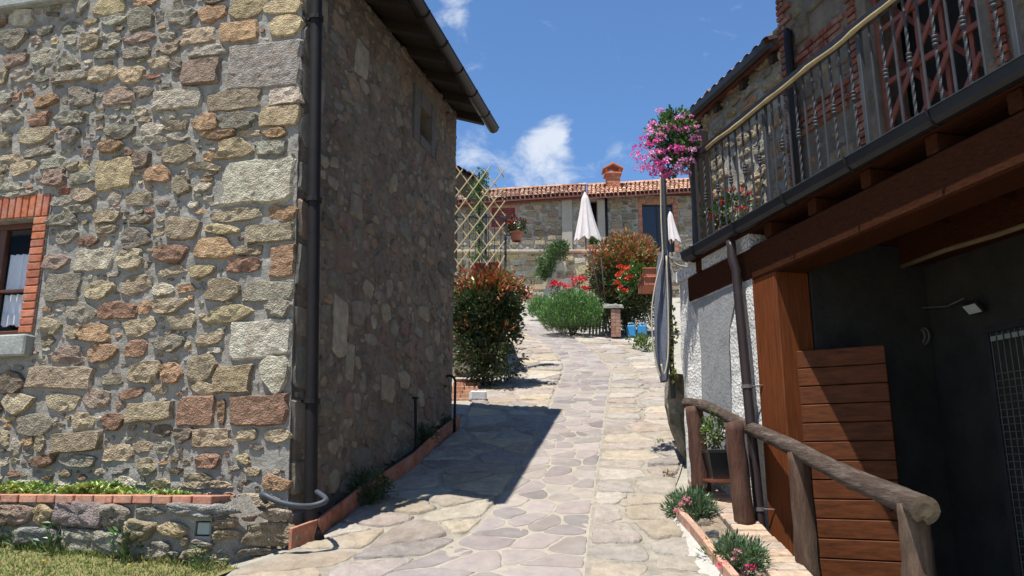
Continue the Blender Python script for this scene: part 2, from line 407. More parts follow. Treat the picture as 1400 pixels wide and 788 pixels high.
def masonry(parent, mp, items, r, mat, name='stone', objs=300, prot=(.012, .03), n=14, stuff_name='small_stone', min_obj=.09, rough=.07, crag=.7, smooth=True):
    # items: (u0, v0, u1, v1, colour); the largest become objects, the rest one mesh
    items = sorted(items, key=lambda q: -(q[2] - q[0]) * (q[3] - q[1]))
    rest = MB(); k = 0
    for (a, b, c, d, col) in items:
        w, h = abs(c - a), abs(d - b); ctr = ((a + c) / 2, (b + d) / 2)
        p = r.uniform(*prot) * (.7 + .6 * min(1, w * h / .03))
        single = k < objs and w * h > .0022 and max(w, h) > min_obj * .7
        mb = MB() if single else rest
        nn = n if w * h > .006 else max(8, n - 5)
        if crag >= 1.0 and w * h > .0012:
            rough_stone(mb, mp, ctr, outline(w, h, r, nn, rot=r.uniform(-.06, .06) if w * h > .03 else r.uniform(-.2, .2), rough=rough), p, r, col, step=.034, crag=crag if w * h < .06 else .55 * crag)
        else: stone(mb, mp, ctr, outline(w, h, r, nn, rot=r.uniform(-.06, .06) if w * h > .03 else r.uniform(-.2, .2), rough=rough), p, r, col,
              rings=((1.0, -.25), (.985, .55), (.90, .95), (.66, 1.0), (.36, 1.05)) if single else ((1.0, -.25), (.93, .5), (.6, 1.0)), crag=min(.022, .35 * min(w, h) ** 1.5 + .002) * crag)
        if single:
            mb.build(name, mat, parent, origin=mp(*ctr, 0), smooth=smooth); k += 1
    if rest.v: rest.build(stuff_name, mat, parent, smooth=smooth, kind='stuff')
    return k

# ---------------------------------------------------------------- foliage
GREENS = ((.040, .085, .018), (.055, .110, .022), (.030, .065, .016), (.075, .130, .028))
def rdir(r):
    z = r.uniform(-1, 1); t = r.random() * 6.283; q = math.sqrt(1 - z * z); return Vector((q * math.cos(t), q * math.sin(t), z))
def leaf(mb, p, d, nrm, ln, wd, col, fold=.25):
    d = d.normalized(); s = d.cross(nrm)
    if s.length < 1e-4: s = d.cross(Vector((.3, .5, .8)))
    s.normalize(); u = s.cross(d)
    n = len(mb.v)
    mb.v += [p, p + d * ln * .5 + s * wd * .5 + u * wd * fold, p + d * ln, p + d * ln * .5 - s * wd * .5 + u * wd * fold]
    mb.f += [(n, n + 1, n + 2), (n, n + 2, n + 3)]; mb.c += [col, col]
def crown(mb, c, rad, r, clumps, per, size, pick, clump_r=.3, upward=.25, shell=.55, wid=.5):
    c = Vector(c)
    for _ in range(clumps):
        d = rdir(r); q = shell + (1 - shell) * r.random() ** .6
        k = c + Vector((d.x * rad[0], d.y * rad[1], d.z * rad[2])) * q
        cr = clump_r * r.uniform(.6, 1.25) * min(rad); tone = r.uniform(.75, 1.2)
        for _ in range(per):
            e = rdir(r); pos = k + e * cr * r.random() ** .5
            rel = (pos.z - c.z) / rad[2]
            col = pick(rel, r); col = tuple(ch * tone for ch in col)
            dd = (e + d * .7 + Vector((0, 0, upward)) + rdir(r) * .5)
            leaf(mb, pos, dd, rdir(r) + Vector((0, 0, .8)), size * r.uniform(.6, 1.3), size * wid * r.uniform(.7, 1.2), col)
def blooms(parent, mat, items, r):
    # one flower head per object
    for (c, rad, col, n, ps) in items:
        m = MB(); blossom(m, c, rad, r, col, n, ps); m.build('flower', mat, parent, origin=c)
def blossom(mb, c, rad, r, col, n=26, ps=.016):
    c = Vector(c)
    for _ in range(n):
        d = rdir(r); d.z = abs(d.z) * .9 - .15
        cc = jit(col, r, .22, .1)
        p = c + d * rad * r.uniform(.55, 1)
        leaf(mb, p, d + rdir(r) * .9, d, ps * r.uniform(.8, 1.4), ps * r.uniform(.8, 1.2), cc, .1)
def stems(mb, base, tops, rad, col, r, bend=.15):
    for t in tops:
        b = Vector(base) + Vector((r.uniform(-.06, .06), r.uniform(-.06, .06), 0)); t = Vector(t)
        m = (b + t) / 2 + rdir(r) * bend * (t - b).length * .5
        mb.tube([b, m, t], [rad, rad * .75, rad * .35], 5, col)
# ---------------------------------------------------------------- ground and paving
def in_cellar(x, y): return (x > 2.04 and y < 7.05) or (x > 2.35 and y < 8.6)
def ground_sheet():
    xs = sorted(set([-400, -150, -60, -30, -18, -12, -9] + [round(-7 + .2 * k, 3) for k in range(78)] + [9, 10, 12, 18, 30, 60, 150, 400]))
    ys = sorted(set([-200, -60, -20, -8, -3] + [round(-1 + .2 * k, 3) for k in range(130)] + [26, 28, 31, 35, 40, 46, 60, 90, 200, 500]))
    v = []; f = []
    for y in ys:
        for x in xs:
            z = gz(x, min(y, 46)) + .02 * noise.noise(Vector((x * 1.3, y * 1.3, 0))) - .015
            if in_cellar(x, y) and x < 30: z = .7
            v.append((x, y, z))
    W = len(xs)
    for j in range(len(ys) - 1):
        for i in range(W - 1):
            a = j * W + i; f.append((a, a + 1, a + W + 1, a + W))
    me = bpy.data.meshes.new('ground'); me.from_pydata(v, [], f); me.materials.append(M('bare earth and mortar', (.31, .285, .235), var=.25, scale=4, rough=.95, bump=.6, bscale=30, bdist=.02, col2=(.24, .20, .14), c2amt=.6, c2scale=1.2))
    me.polygons.foreach_set('use_smooth', [True] * len(f))
    o = bpy.data.objects.new('ground', me); COL.objects.link(o); tag(o, kind='structure')
ground_sheet()
XL = [(5.0, -1.15), (5.86, -.91), (6.11, -.69), (6.33, -.53), (6.55, -.37), (7.09, -.19), (9.78, .31), (12.67, .67), (15.41, 1.02), (17.07, 1.0), (19.29, .8), (21.82, .3), (23.9, 0)]
XR = [(5.0, .42), (5.86, .5), (6.51, .59), (7.09, .67), (9.78, 1.07), (12.67, 1.5), (14.87, 1.84), (17.43, 1.8), (19.91, 1.63), (22.4, 1.24), (24.4, .79)]
XBL = [(5.0, -2.1), (6.0, -1.95), (6.43, -1.55), (8.4, -1.08), (10.4, -.62), (11.3, -.62), (13.2, -.6), (13.6, -.3), (14.8, -.1), (19, -.3), (24, -.8)]
XBR = [(5.0, 1.38), (5.86, 1.38), (6.91, 1.40), (7.91, 1.56), (8.4, 1.72), (9.43, 2.0), (11.49, 2.35), (15.7, 2.85), (19.3, 2.9), (21.6, 1.7), (24.4, 1.1)]
def voronoi_strip(L_, W_, a, b, r, jitter=.46):
    # jittered seeds in a strip L_ long and W_ wide; returns (polygon, seed)
    nb = max(1, round(W_ / b)); na = max(1, round(L_ / a)); seeds = []
    for i in range(na):
        for k in range(nb):
            seeds.append(((i + .5 + (.5 * (k % 2) - .25) + r.uniform(-jitter, jitter)) * L_ / na, min(W_ - .02, max(.02, (k + .5 + r.uniform(-jitter, jitter)) * W_ / nb))))
    S = np.array(seeds); out = []
    for i, (sx, sy) in enumerate(seeds):
        d = (S[:, 0] - sx) ** 2 + (S[:, 1] - sy) ** 2; near = np.argsort(d)[1:22]
        poly = [(max(0, sx - 1.5 * a), 0), (min(L_, sx + 1.5 * a), 0), (min(L_, sx + 1.5 * a), W_), (max(0, sx - 1.5 * a), W_)]
        for j in near:
            mx, my = (sx + S[j, 0]) / 2, (sy + S[j, 1]) / 2; nx, ny = S[j, 0] - sx, S[j, 1] - sy
            np_ = []
            for q in range(len(poly)):
                p0, p1 = poly[q], poly[(q + 1) % len(poly)]
                d0 = (p0[0] - mx) * nx + (p0[1] - my) * ny; d1 = (p1[0] - mx) * nx + (p1[1] - my) * ny
                if d0 <= 0: np_.append(p0)
                if d0 * d1 < 0:
                    t = d0 / (d0 - d1); np_.append((p0[0] + (p1[0] - p0[0]) * t, p0[1] + (p1[1] - p0[1]) * t))
            poly = np_
            if len(poly) < 3: break
        if len(poly) >= 3: out.append(poly)
    return out
def paving(thing_name, part, ylo, yhi, left, right, a, b, pal, r, mat, gap, prot, dens=1.0, kindname='structure', rag=.35, drop=0.0):
    root = thing(thing_name, (0, ylo, gz(0, ylo)), None, None, kind=kindname)
    Wav = sum(interp(right, y) - interp(left, y) for y in np.linspace(ylo, yhi, 30)) / 30
    Ln = (yhi - ylo) * 1.04
    polys = voronoi_strip(Ln, Wav, a, b, r)
    cells = []
    for poly in polys:
        w = []
        for (s, t) in poly:
            y = ylo + s / 1.04; xl, xr = interp(left, y), interp(right, y); w.append((xl + (xr - xl) * t / Wav, y))
        cells.append(w)
    def area(w): return abs(sum(w[i][0] * w[(i + 1) % len(w)][1] - w[(i + 1) % len(w)][0] * w[i][1] for i in range(len(w)))) / 2
    cells = [c for c in cells if area(c) > .004]
    cells.sort(key=lambda w: -area(w) / (sum(p[1] for p in w) / len(w)) ** 2)
    rest = MB(); k = 0
    def mp(x, y, h): return Vector((x, y, gz(x, y) + h))
    for w in cells:
        if r.random() < drop: continue
        cx = sum(p[0] for p in w) / len(w); cy = sum(p[1] for p in w) / len(w)
        per = []
        for i in range(len(w)):                      # resample edges, pull corners in, shake
            p0, p1 = w[i], w[(i + 1) % len(w)]; e = math.hypot(p1[0] - p0[0], p1[1] - p0[1]); m = max(1, min(6, int(e / .055)))
            for q in range(m): per.append((p0[0] + (p1[0] - p0[0]) * (q + .0) / m, p0[1] + (p1[1] - p0[1]) * (q + .0) / m))
        n = len(per); sm = [((per[i - 1][0] + 2 * per[i][0] + per[(i + 1) % n][0]) / 4, (per[i - 1][1] + 2 * per[i][1] + per[(i + 1) % n][1]) / 4) for i in range(n)]
        pts = []
        for (x, y) in sm:
            dx, dy = x - cx, y - cy; L0 = math.hypot(dx, dy) + 1e-6; g = gap * r.uniform(.55, 1.5) * .5
            kk = max(.3, 1 - g / L0) * (1 + (.05 if rag > .4 else .045) * r.uniform(-1, 1)); pts.append((dx * kk, dy * kk))
        if len(pts) < 5: continue
        if cy < 12 or k < 260: pass
        p = r.uniform(*prot); col = jit(r.choice(pal), r, .2, .02)
        single = k < 300
        mb = MB() if single else rest
        stone(mb, mp, (cx, cy), pts, p, r, col, back=-.04, rings=((1.0, -.25), (.975, .7), (.92, .95), (.7, 1.0), (.35, 1.0)) if single else ((1.0, -.25), (.95, .9), (.5, 1.0)), rough=rag, crag=.011 if rag > .4 else .003)
        if single: mb.build(part, mat, root, origin=mp(cx, cy, 0), smooth=True); k += 1
    if rest.v: rest.build('small_' + part, mat, root, smooth=True, kind='stuff')
    # bedding mortar between the stones
    mb = MB(); ys = np.linspace(ylo, yhi, 60)
    for y0, y1 in zip(ys, ys[1:]):
        g = 0
        q = [mp(interp(left, y0) - g, y0, .006), mp(interp(right, y0) + g, y0, .006), mp(interp(right, y1) + g, y1, .006), mp(interp(left, y1) - g, y1, .006)]
        mb.face(q)
    return root, mb
PAVE_P = M('purple flagstone', attr=True, var=.16, scale=7, rough=.88, bump=.4, bscale=30, bdist=.008, col2=(.285, .262, .235), c2amt=.5, c2scale=1.8, spec=.2)
PAVE_C = M('cream paving stone', attr=True, var=.28, scale=8, rough=.9, bump=.9, bscale=18, bdist=.035, col2=(.345, .30, .25), c2amt=.6, c2scale=1.7, spec=.15)
JOINT = M('cream joint mortar', (.295, .258, .203), var=.16, scale=9, rough=.95, bump=.5, bscale=60, bdist=.006, spec=.1)
JOINT2 = M('pale grey bedding mortar', (.29, .258, .205), var=.3, scale=6, rough=.95, bump=.9, bscale=30, bdist=.025, col2=(.22, .195, .16), c2amt=.6, c2scale=2.5, spec=.1)
r_ = random.Random(5)
root, mb = paving('path', 'flagstone', 5.0, 24.3, XL, XR, .28, .28, ((.222, .186, .168), (.238, .20, .176), (.20, .17, .155), (.25, .213, .181), (.228, .188, .163)), r_, PAVE_P, .014, (.008, .014), rag=.25)
mb.build('joint_mortar', JOINT, root)
INL = XL; INR = XR
pc = ((.328, .268, .196), (.30, .253, .198), (.345, .282, .198), (.262, .226, .195), (.295, .232, .175), (.275, .224, .185), (.34, .295, .24))
root, mb = paving('pavement', 'paving_stone', 5.0, 24.3, INR, XBR, .40, .46, pc, r_, PAVE_C, .05, (.012, .034), rag=.6)
mb.build('bedding_mortar', JOINT2, root)
root, mb = paving('pavement', 'paving_stone', 5.0, 24.3, XBL, INL, .34, .62, pc, r_, PAVE_C, .045, (.012, .034), rag=.6)
mb.build('bedding_mortar', JOINT2, root)

# ---------------------------------------------------------------- the stone house on the left
A0 = on_ground(393, 745)
ANG = R(13.22)
sd = Vector((math.sin(ANG), math.cos(ANG), 0)); fd = Vector((-math.cos(ANG), math.sin(ANG), 0)); fn = -sd; sn = -fd
A0z = A0.z; Axy = Vector((A0.x, A0.y, 0)); LS = 4.08; LF = 5.6; ZT = 7.24; ZB = .9
def uc(z): return .036 * max(0, z - 1.8)
def mf(u, z, h): return Axy + fd * u + fn * h + Vector((0, 0, z))
def ms(s, z, h): return Axy + sd * s + fd * (uc(z) * (1 - s / LS)) + sn * h + Vector((0, 0, z))
def fpx(px, py):
    p = on_plane(px, py, Axy, fn); return ((p - Axy).dot(fd), p.z)
def spx(px, py, off=0.0):
    p = on_plane(px, py, Axy + sn * off, sn); return ((p - Axy).dot(sd), p.z)
house = thing('stone_house', Axy + Vector((0, 0, A0z)), 'two storey rubble stone house with brick framed windows and dark eaves above the shaded alley', 'house')
RISE = .34
def gable(u): return ZT + RISE * max(0, min(u, LF - u))
def house_walls():
    holes = [(2.73, 3.54, 3.62, 4.62), (2.75, 7.02, 3.62, 7.95), (3.22, 1.2, 3.7, 3.05)]
    mb = MB(); slabs(mb, lambda u, z, h: mf(u + uc(z) * max(0, 1 - u / 2), min(z, gable(u)), h), 0, ZB, LF, 8.25, holes, .42, .35, .35)
    mb.build('front_wall', MORTAR, house)
    mb = MB(); slabs(mb, ms, .42, ZB, LS, ZT, [(2.75, 6.36, 3.12, 6.74)], .42, .4, .4)
    # the strip at the corner is the end of the front wall; close it with a thin flush face
    for k in range(16):
        z0, z1 = ZB + (ZT - ZB) * k / 16, ZB + (ZT - ZB) * (k + 1) / 16
        mb.face([ms(0, z0, .003), ms(.42, z0, .003), ms(.42, z1, .003), ms(0, z1, .003)])
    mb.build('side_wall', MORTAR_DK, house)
    mb = MB()
    c = Axy + fd * (LF / 2) + sd * LS
    mb.box(c + Vector((0, 0, (ZB + ZT) / 2)) - sd * .15, fd * (LF / 2 - .45), sd * .15, Vector((0, 0, (ZT - ZB) / 2)))
    mb.box(Axy + fd * (LF - .16) + sd * (LS / 2 + .1) + Vector((0, 0, (ZB + ZT) / 2)), fd * .15, sd * (LS / 2 - .35), Vector((0, 0, (ZT - ZB) / 2)))
    p = [mf(.45, ZT, -LS), mf(LF - .45, ZT, -LS), mf(LF / 2, gable(LF / 2) - .1, -LS)]; q = [x + fn * .3 for x in p]
    mb.face(p); mb.face(q[::-1])
    for i in range(3): mb.face([p[i], q[i], q[(i + 1) % 3], p[(i + 1) % 3]])
    mb.box(mf(LF / 2, 2.4, -2.1), fd * (LF / 2 - .5), sd * 1.6, Vector((0, 0, .05)))
    mb.build('back_wall', MORTAR, house)
house_walls()
mortar_skin('front_pointing', MORTAR, house, lambda u, z, h: mf(u + uc(z) * max(0, 1 - u / 2), z, h), 0.0, 1.7, 3.9, 7.2, [(2.55, 3.33, 3.9, 4.84), (2.5, 6.83, 3.9, 7.3), (3.18, 1.2, 3.74, 3.09)], .026, .014)
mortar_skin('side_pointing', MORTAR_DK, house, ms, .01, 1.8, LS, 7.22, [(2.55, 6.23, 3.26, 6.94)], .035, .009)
# stones read off the sunlit front, in enlarged views: (view scale, view y offset) then boxes
S1 = """345,0,455,60,y 278,0,318,55,g 490,0,575,28,o 635,0,760,10,t 830,0,955,70,y 955,0,1088,55,y 298,60,370,125,w 385,45,462,118,w 470,30,555,115,g 565,45,592,95,g 610,30,705,95,g 722,28,815,85,o
975,60,1082,138,y 295,130,365,190,t 390,122,440,175,g 445,110,510,185,g 540,97,640,155,t 658,105,778,163,t 750,88,798,104,g 790,82,930,155,o 225,82,285,122,g 140,102,198,130,g 10,110,100,180,g 80,135,220,172,g 238,125,280,168,g
820,158,1080,320,G 590,165,685,205,o 450,170,552,215,g 690,165,810,210,g 350,185,432,215,g 22,198,98,245,p 120,175,212,240,g 215,190,305,232,g 45,252,125,298,w 0,250,30,310,t 185,265,320,300,g 328,245,425,298,t 432,242,525,305,y 540,210,615,252,t 620,210,660,262,g 660,218,795,310,p 535,255,650,330,w
105,297,220,388,y 255,318,350,385,g 380,318,485,380,p 490,312,550,355,d 555,325,735,398,w 420,365,580,430,t 320,378,405,450,p 0,330,55,380,g 55,335,80,370,r 750,325,940,400,t 970,318,1078,382,w 935,385,1075,460,y 15,400,85,450,w 105,410,190,460,r 210,405,318,452,g 580,403,635,437,w 705,412,785,475,o 790,405,920,468,g
75,462,195,520,t 225,465,292,522,g 385,448,490,503,g 510,445,592,492,w 600,437,685,475,t 0,480,55,540,t 95,535,200,565,g 360,512,445,550,o 475,490,600,525,g 735,475,850,505,o 862,468,935,497,t 785,505,905,572,y 920,475,1075,570,g 10,553,85,583,t 45,575,130,632,t 155,563,245,608,g 165,612,245,670,p 255,625,340,672,g 248,580,288,622,t 292,580,328,622,y
350,572,480,685,y 480,540,552,610,p 590,528,700,592,t 525,598,620,660,o 735,548,785,582,o 450,540,485,562,r 0,595,35,625,t 0,655,90,690,g 20,690,130,712,g 210,678,255,702,R 270,680,345,733,t 188,705,265,742,g 235,740,340,770,g 600,618,785,740,Y 805,578,1065,732,Q 395,690,440,740,w 680,590,800,615,t 455,690,560,745,d"""
S2 = """595,158,725,232,t 740,180,865,215,y 885,178,1055,245,t 968,108,1060,165,o 765,120,940,170,t 710,122,760,148,o 345,128,440,175,t 470,145,550,178,d 590,112,660,140,g 185,140,280,188,g 205,195,275,250,g 710,222,845,302,o 562,250,678,318,r 975,255,1055,365,o 855,252,950,290,t 825,298,942,352,r 165,285,250,340,p 272,265,415,345,w 428,268,520,340,t 575,332,668,362,t 685,322,772,375,y 490,232,512,247,r
172,352,295,458,g 310,378,410,450,t 445,355,538,435,t 555,388,628,435,w 640,388,712,428,o 745,375,868,455,t 878,378,1045,455,g 155,470,190,495,o 203,460,240,492,w 240,458,350,530,g 362,455,492,520,r 502,448,550,502,o 555,445,670,497,t 745,470,905,530,y 960,450,1040,510,g 155,518,225,570,t 240,538,292,590,t 300,533,398,602,o 453,515,562,580,t 605,502,712,555,t 672,558,710,580,w
155,575,200,615,t 150,622,185,642,t 563,575,665,635,g 710,565,810,612,t 748,615,805,642,w 830,522,1038,658,Q 195,612,305,680,p 322,605,422,675,o 450,592,545,655,r 415,583,465,605,g 668,585,690,625,t 105,688,352,768,t 0,710,95,788,d 370,705,440,755,d 420,672,465,725,t 470,665,578,750,t 582,678,660,748,o 680,645,778,738,t 778,680,912,785,y 945,650,1035,778,w 605,655,660,675,g 145,655,170,680,w"""
S3 = """25,105,125,180,t 175,105,302,172,t 320,90,418,165,p 450,85,542,125,r 565,68,640,112,t 668,115,808,230,r 730,62,805,112,t 820,128,848,222,o 865,108,1078,228,r 480,138,655,210,t 70,185,205,262,g 390,178,470,245,r 275,175,360,245,t 200,250,385,325,t 415,230,655,280,t 660,232,722,288,d 725,235,870,308,t 895,238,965,285,t 985,205,1075,280,w
140,265,175,325,t 40,275,85,340,g 395,290,500,360,t 500,285,580,325,t 585,283,650,330,g 845,292,1072,400,Y 740,328,828,388,r 595,318,710,400,t 130,330,215,382,r 240,332,365,380,g 515,345,590,405,t 425,415,515,455,w 555,425,635,458,y 690,432,870,462,t 985,415,1075,468,o 700,402,800,430,t 900,480,1040,530,t 960,560,1060,640,g 1000,650,1060,720,t"""
PAL.update({'G': (.345, .315, .26), 'Q': (.40, .352, .27), 'Y': (.45, .365, .235), 'R': (.40, .14, .08)})
def front_stones():
    items = []; pk = Packer(0, 1.6, 3.9, 7.9)
    for txt, sc, oy in ((S1, 440 / 1156, 0), (S2, 440 / 1156, 240), (S3, 440 / 1204, 500)):
        for w in txt.split():
            a, b, c, d, k = w.split(','); a, b, c, d = (float(q) * sc for q in (a, b, c, d))
            u0, z1 = fpx(c, (b + d) / 2 + oy)[0], fpx((a + c) / 2, b + oy)[1]; u1, z0 = fpx(a, (b + d) / 2 + oy)[0], fpx((a + c) / 2, d + oy)[1]
            if pk.free(u0 + .03, z0 + .03, u1 - .03, z1 - .03):
                pk.block(u0, z0, u1, z1); items.append((u0 - (.022 if u0 < uc(z0) + .1 else 0), z0, u1, z1, jit(PAL[k], rng, .28)))
    for b in ((2.56, 3.3, 3.9, 4.86), (2.45, 6.82, 3.9, 7.9), (3.2, 1.6, 3.9, 3.08), (.02, 1.6, .02, 7.9)): pk.block(*b)
    keys = 'tttggydpwwgobdr'
    for (a, b, c, d) in pk.fill(((.16, .32, .10, .2, 900), (.10, .22, .06, .13, 2400), (.07, .17, .04, .08, 4500), (.045, .11, .025, .05, 5000), (.03, .07, .018, .035, 5000)), rng, .001):
        if a < uc(b): continue
        items.append((a, b, c, d, jit(PAL[rng.choice(keys)], rng, .34)))
    masonry(house, mf, items, rng, STONE, objs=215, prot=(.024, .042), n=16, rough=.15, crag=1.0, smooth=False)
front_stones()
def side_stones():
    pk = Packer(0, 1.7, LS, ZT); items = []
    win = (2.48, 6.2, 3.28, 7.05); pk.block(*win)
    def dk(k):  # palette lowered to stand in for the shade on the side wall
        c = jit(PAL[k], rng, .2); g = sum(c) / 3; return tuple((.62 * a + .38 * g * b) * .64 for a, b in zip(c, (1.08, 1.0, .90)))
    # returns of the quoins at the corner
    for z in np.arange(1.75, 7.1, .42):
        w = rng.choice((.2, .42, .3)); h = rng.uniform(.24, .38)
        if pk.free(0, z, w, z + h): pk.block(0, z, w, z + h); items.append((0.004, z, w, z + h, dk(rng.choice('tgo'))))
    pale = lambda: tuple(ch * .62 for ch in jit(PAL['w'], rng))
    for (x, y, w, h) in ((470, 445, .26, .55), (482, 495, .16, .36), (472, 530, .3, .34), (430, 505, .18, .2), (553, 520, .25, .2), (575, 545, .2, .2), (515, 440, .12, .14), (568, 435, .14, .12), (508, 80, .28, .4)):
        s, z = spx(x, y)
        if pk.free(s - w / 2, z - h / 2, s + w / 2, z + h / 2): pk.block(s - w / 2, z - h / 2, s + w / 2, z + h / 2); items.append((s - w / 2, z - h / 2, s + w / 2, z + h / 2, pale()))
    keys = 'ttgodrpdgorty'
    for (a, b, c, d) in pk.fill(((.22, .36, .16, .28, 50), (.16, .28, .1, .2, 350), (.1, .2, .07, .14, 2600), (.06, .13, .045, .09, 6000), (.04, .08, .03, .05, 6000)), rng, -.003):
        items.append((a, b, c, d, dk(rng.choice(keys))))
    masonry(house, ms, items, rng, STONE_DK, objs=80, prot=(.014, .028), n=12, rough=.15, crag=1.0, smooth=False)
side_stones()
def window(u0, u1, z0, z1, soldier, jamb, curtain):
    w = MB(); fw = .055; y = -.13      # wooden frame set back in the wall
    for a, b, c, d in ((u0, u0 + fw, z0, z1), (u1 - fw, u1, z0, z1), (u0 + fw, u1 - fw, z0, z0 + fw), (u0 + fw, u1 - fw, z1 - fw, z1), ((u0 + u1) / 2 - .04, (u0 + u1) / 2 + .04, z0 + fw, z1 - fw)):
        w.bbox(mf((a + c * 0 + b) / 2, (c + d) / 2, y), fd * ((b - a) / 2 - .001), fn * .03, Vector((0, 0, (d - c) / 2)), .006)
    root = w.build('window', M('brown window frame', (.085, .032, .018), var=.2, scale=14, rough=.5, bump=.2, bscale=30, stretch=(3, 3, .5)), house, origin=mf((u0 + u1) / 2, z0, 0))
    mid = (u0 + u1) / 2; zb = z0 + (z1 - z0) * .4
    for a, b in ((u0 + fw, mid - .04), (mid + .04, u1 - fw)):
        m = MB(); m.bbox(mf((a + b) / 2, zb, y), fd * ((b - a) / 2), fn * .016, Vector((0, 0, .014)), .003); m.build('glazing_bar', bpy.data.materials['brown window frame'], root)
        for c, d in ((z0 + fw, zb - .014), (zb + .014, z1 - fw)):
            m = MB(); m.box(mf((a + b) / 2, (c + d) / 2, y - .005), fd * ((b - a) / 2), fn * .002, Vector((0, 0, (d - c) / 2))); m.build('pane', GLASS, root)
        m = MB(); n = 26; c0 = a + .09 * (b - a) if True else a
        for (za, zc) in ((z0 + .10, zb - .02), (zb + .0, z1 - .28)):
            for k in range(n):
                x0, x1 = lerp(a + .05, b, k / n), lerp(a + .05, b, (k + 1) / n)
                f = lambda q: -.19 + .02 * math.sin(q * 95)
                lo = za + .03 * abs(math.sin(k * .8)); lo2 = za + .03 * abs(math.sin((k + 1) * .8))
                m.face([mf(x0, lo, f(x0)), mf(x1, lo2, f(x1)), mf(x1, zc, f(x1)), mf(x0, zc, f(x0))])
        m.build('curtain', M('white lace curtain', (.82, .84, .88), var=.1, scale=60, rough=.9, bump=.2, bscale=90), root)
    bc = ((.40, .13, .065), (.36, .115, .06), (.44, .155, .08), (.33, .11, .065))
    if jamb:
        n = int((z1 - z0) / .072)
        for k in range(n):
            m = MB(); zc = z0 + (k + .5) * (z1 - z0) / n
            for uu in (u0 - .075,): m.bbox(mf(uu, zc, -.035), fd * .072, fn * .065, Vector((0, 0, .030)), .005, jit(rng.choice(bc), rng, .15)); m.build('brick', BRICK, root)
            m = MB(); m.bbox(mf(u1 + .075, zc, -.035), fd * .072, fn * .065, Vector((0, 0, .030)), .005, jit(rng.choice(bc), rng, .15)); m.build('brick', BRICK, root)
    if soldier:
        n = int((u1 - u0 + .3) / .074)
        for k in range(n):
            m = MB(); m.bbox(mf(u0 - .15 + (k + .5) * (u1 - u0 + .3) / n, z1 + .112, -.035), fd * .032, fn * .065, Vector((0, 0, .105)), .005, jit(rng.choice(bc), rng, .15)); m.build('brick', BRICK, root)
        m = MB(); m.box(mf((u0 + u1) / 2, z1 + .11, -.06), fd * ((u1 - u0) / 2 + .16), fn * .07, Vector((0, 0, .112)))
        m.box(mf(u0 - .08, (z0 + z1) / 2, -.06), fd * .075, fn * .07, Vector((0, 0, (z1 - z0) / 2))); m.box(mf(u1 + .08, (z0 + z1) / 2, -.06), fd * .075, fn * .07, Vector((0, 0, (z1 - z0) / 2)))
        m.build('bedding_mortar', MORTAR, root)
    m = MB(); m.bbox(mf((u0 + u1) / 2 + .02, z0 - .115, -.02), fd * ((u1 - u0) / 2 + .19), fn * .13, Vector((0, 0, .095)), .015); m.build('sill', M('grey stone sill', (.27, .28, .25), var=.3, scale=10, rough=.92, bump=.8, bscale=45, bdist=.012), root)
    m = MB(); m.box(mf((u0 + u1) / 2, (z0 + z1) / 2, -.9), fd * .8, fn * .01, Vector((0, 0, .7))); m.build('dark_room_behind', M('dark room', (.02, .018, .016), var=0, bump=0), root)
GLASS = glass('window glass')
window(2.73, 3.62, 3.54, 4.62, True, True, True)
window(2.75, 3.62, 7.02, 7.95, False, False, True)
def side_window():
    S0, S1_, Z0, Z1 = 2.75, 3.12, 6.36, 6.74; m = MB()
    for a, b, c, d in ((S0 - .2, S0, Z0 - .13, Z1 + .2), (S1_, S1_ + .14, Z0 - .13, Z1 + .2), (S0, S1_, Z1, Z1 + .2), (S0, S1_, Z0 - .13, Z0)):
        m.bbox(ms((a + b) / 2, (c + d) / 2, .0), sd * ((b - a) / 2 - .001), sn * .03, Vector((0, 0, (d - c) / 2 - .001)), .008)
    root = m.build('small_window', M('cement window surround', (.10, .092, .082), var=.2, scale=6, rough=.95, bump=.5, bscale=40), house)
    m = MB(); m.box(ms((S0 + S1_) / 2, (Z0 + Z1) / 2, -.16), sd * ((S1_ - S0) / 2), sn * .004, Vector((0, 0, (Z1 - Z0) / 2))); m.build('pane', GLASS, root)
    m = MB(); m.box(ms((S0 + S1_) / 2, (Z0 + Z1) / 2, -.36), sd * .3, sn * .01, Vector((0, 0, .35))); m.build('dark_room_behind', M('dark room', (.02, .018, .016)), root)
side_window()
def cellar_opening():
    m = MB(); a = (3.22, 3.7, 1.2, 3.05)
    for u0, u1, z0, z1 in ((3.22, 3.28, 1.7, 3.05), (3.28, 3.7, 2.98, 3.05)): m.bbox(mf((u0 + u1) / 2, (z0 + z1) / 2, -.1), fd * ((u1 - u0) / 2), fn * .05, Vector((0, 0, (z1 - z0) / 2)), .006)
    d = m.build('cellar_door', DARKWOOD, house)
    for k in range(3):
        m = MB(); m.bbox(mf(3.35 + k * .13, 2.35, -.2), fd * .062, fn * .015, Vector((0, 0, .62)), .004); m.build('plank', DARKWOOD, d)
cellar_opening()
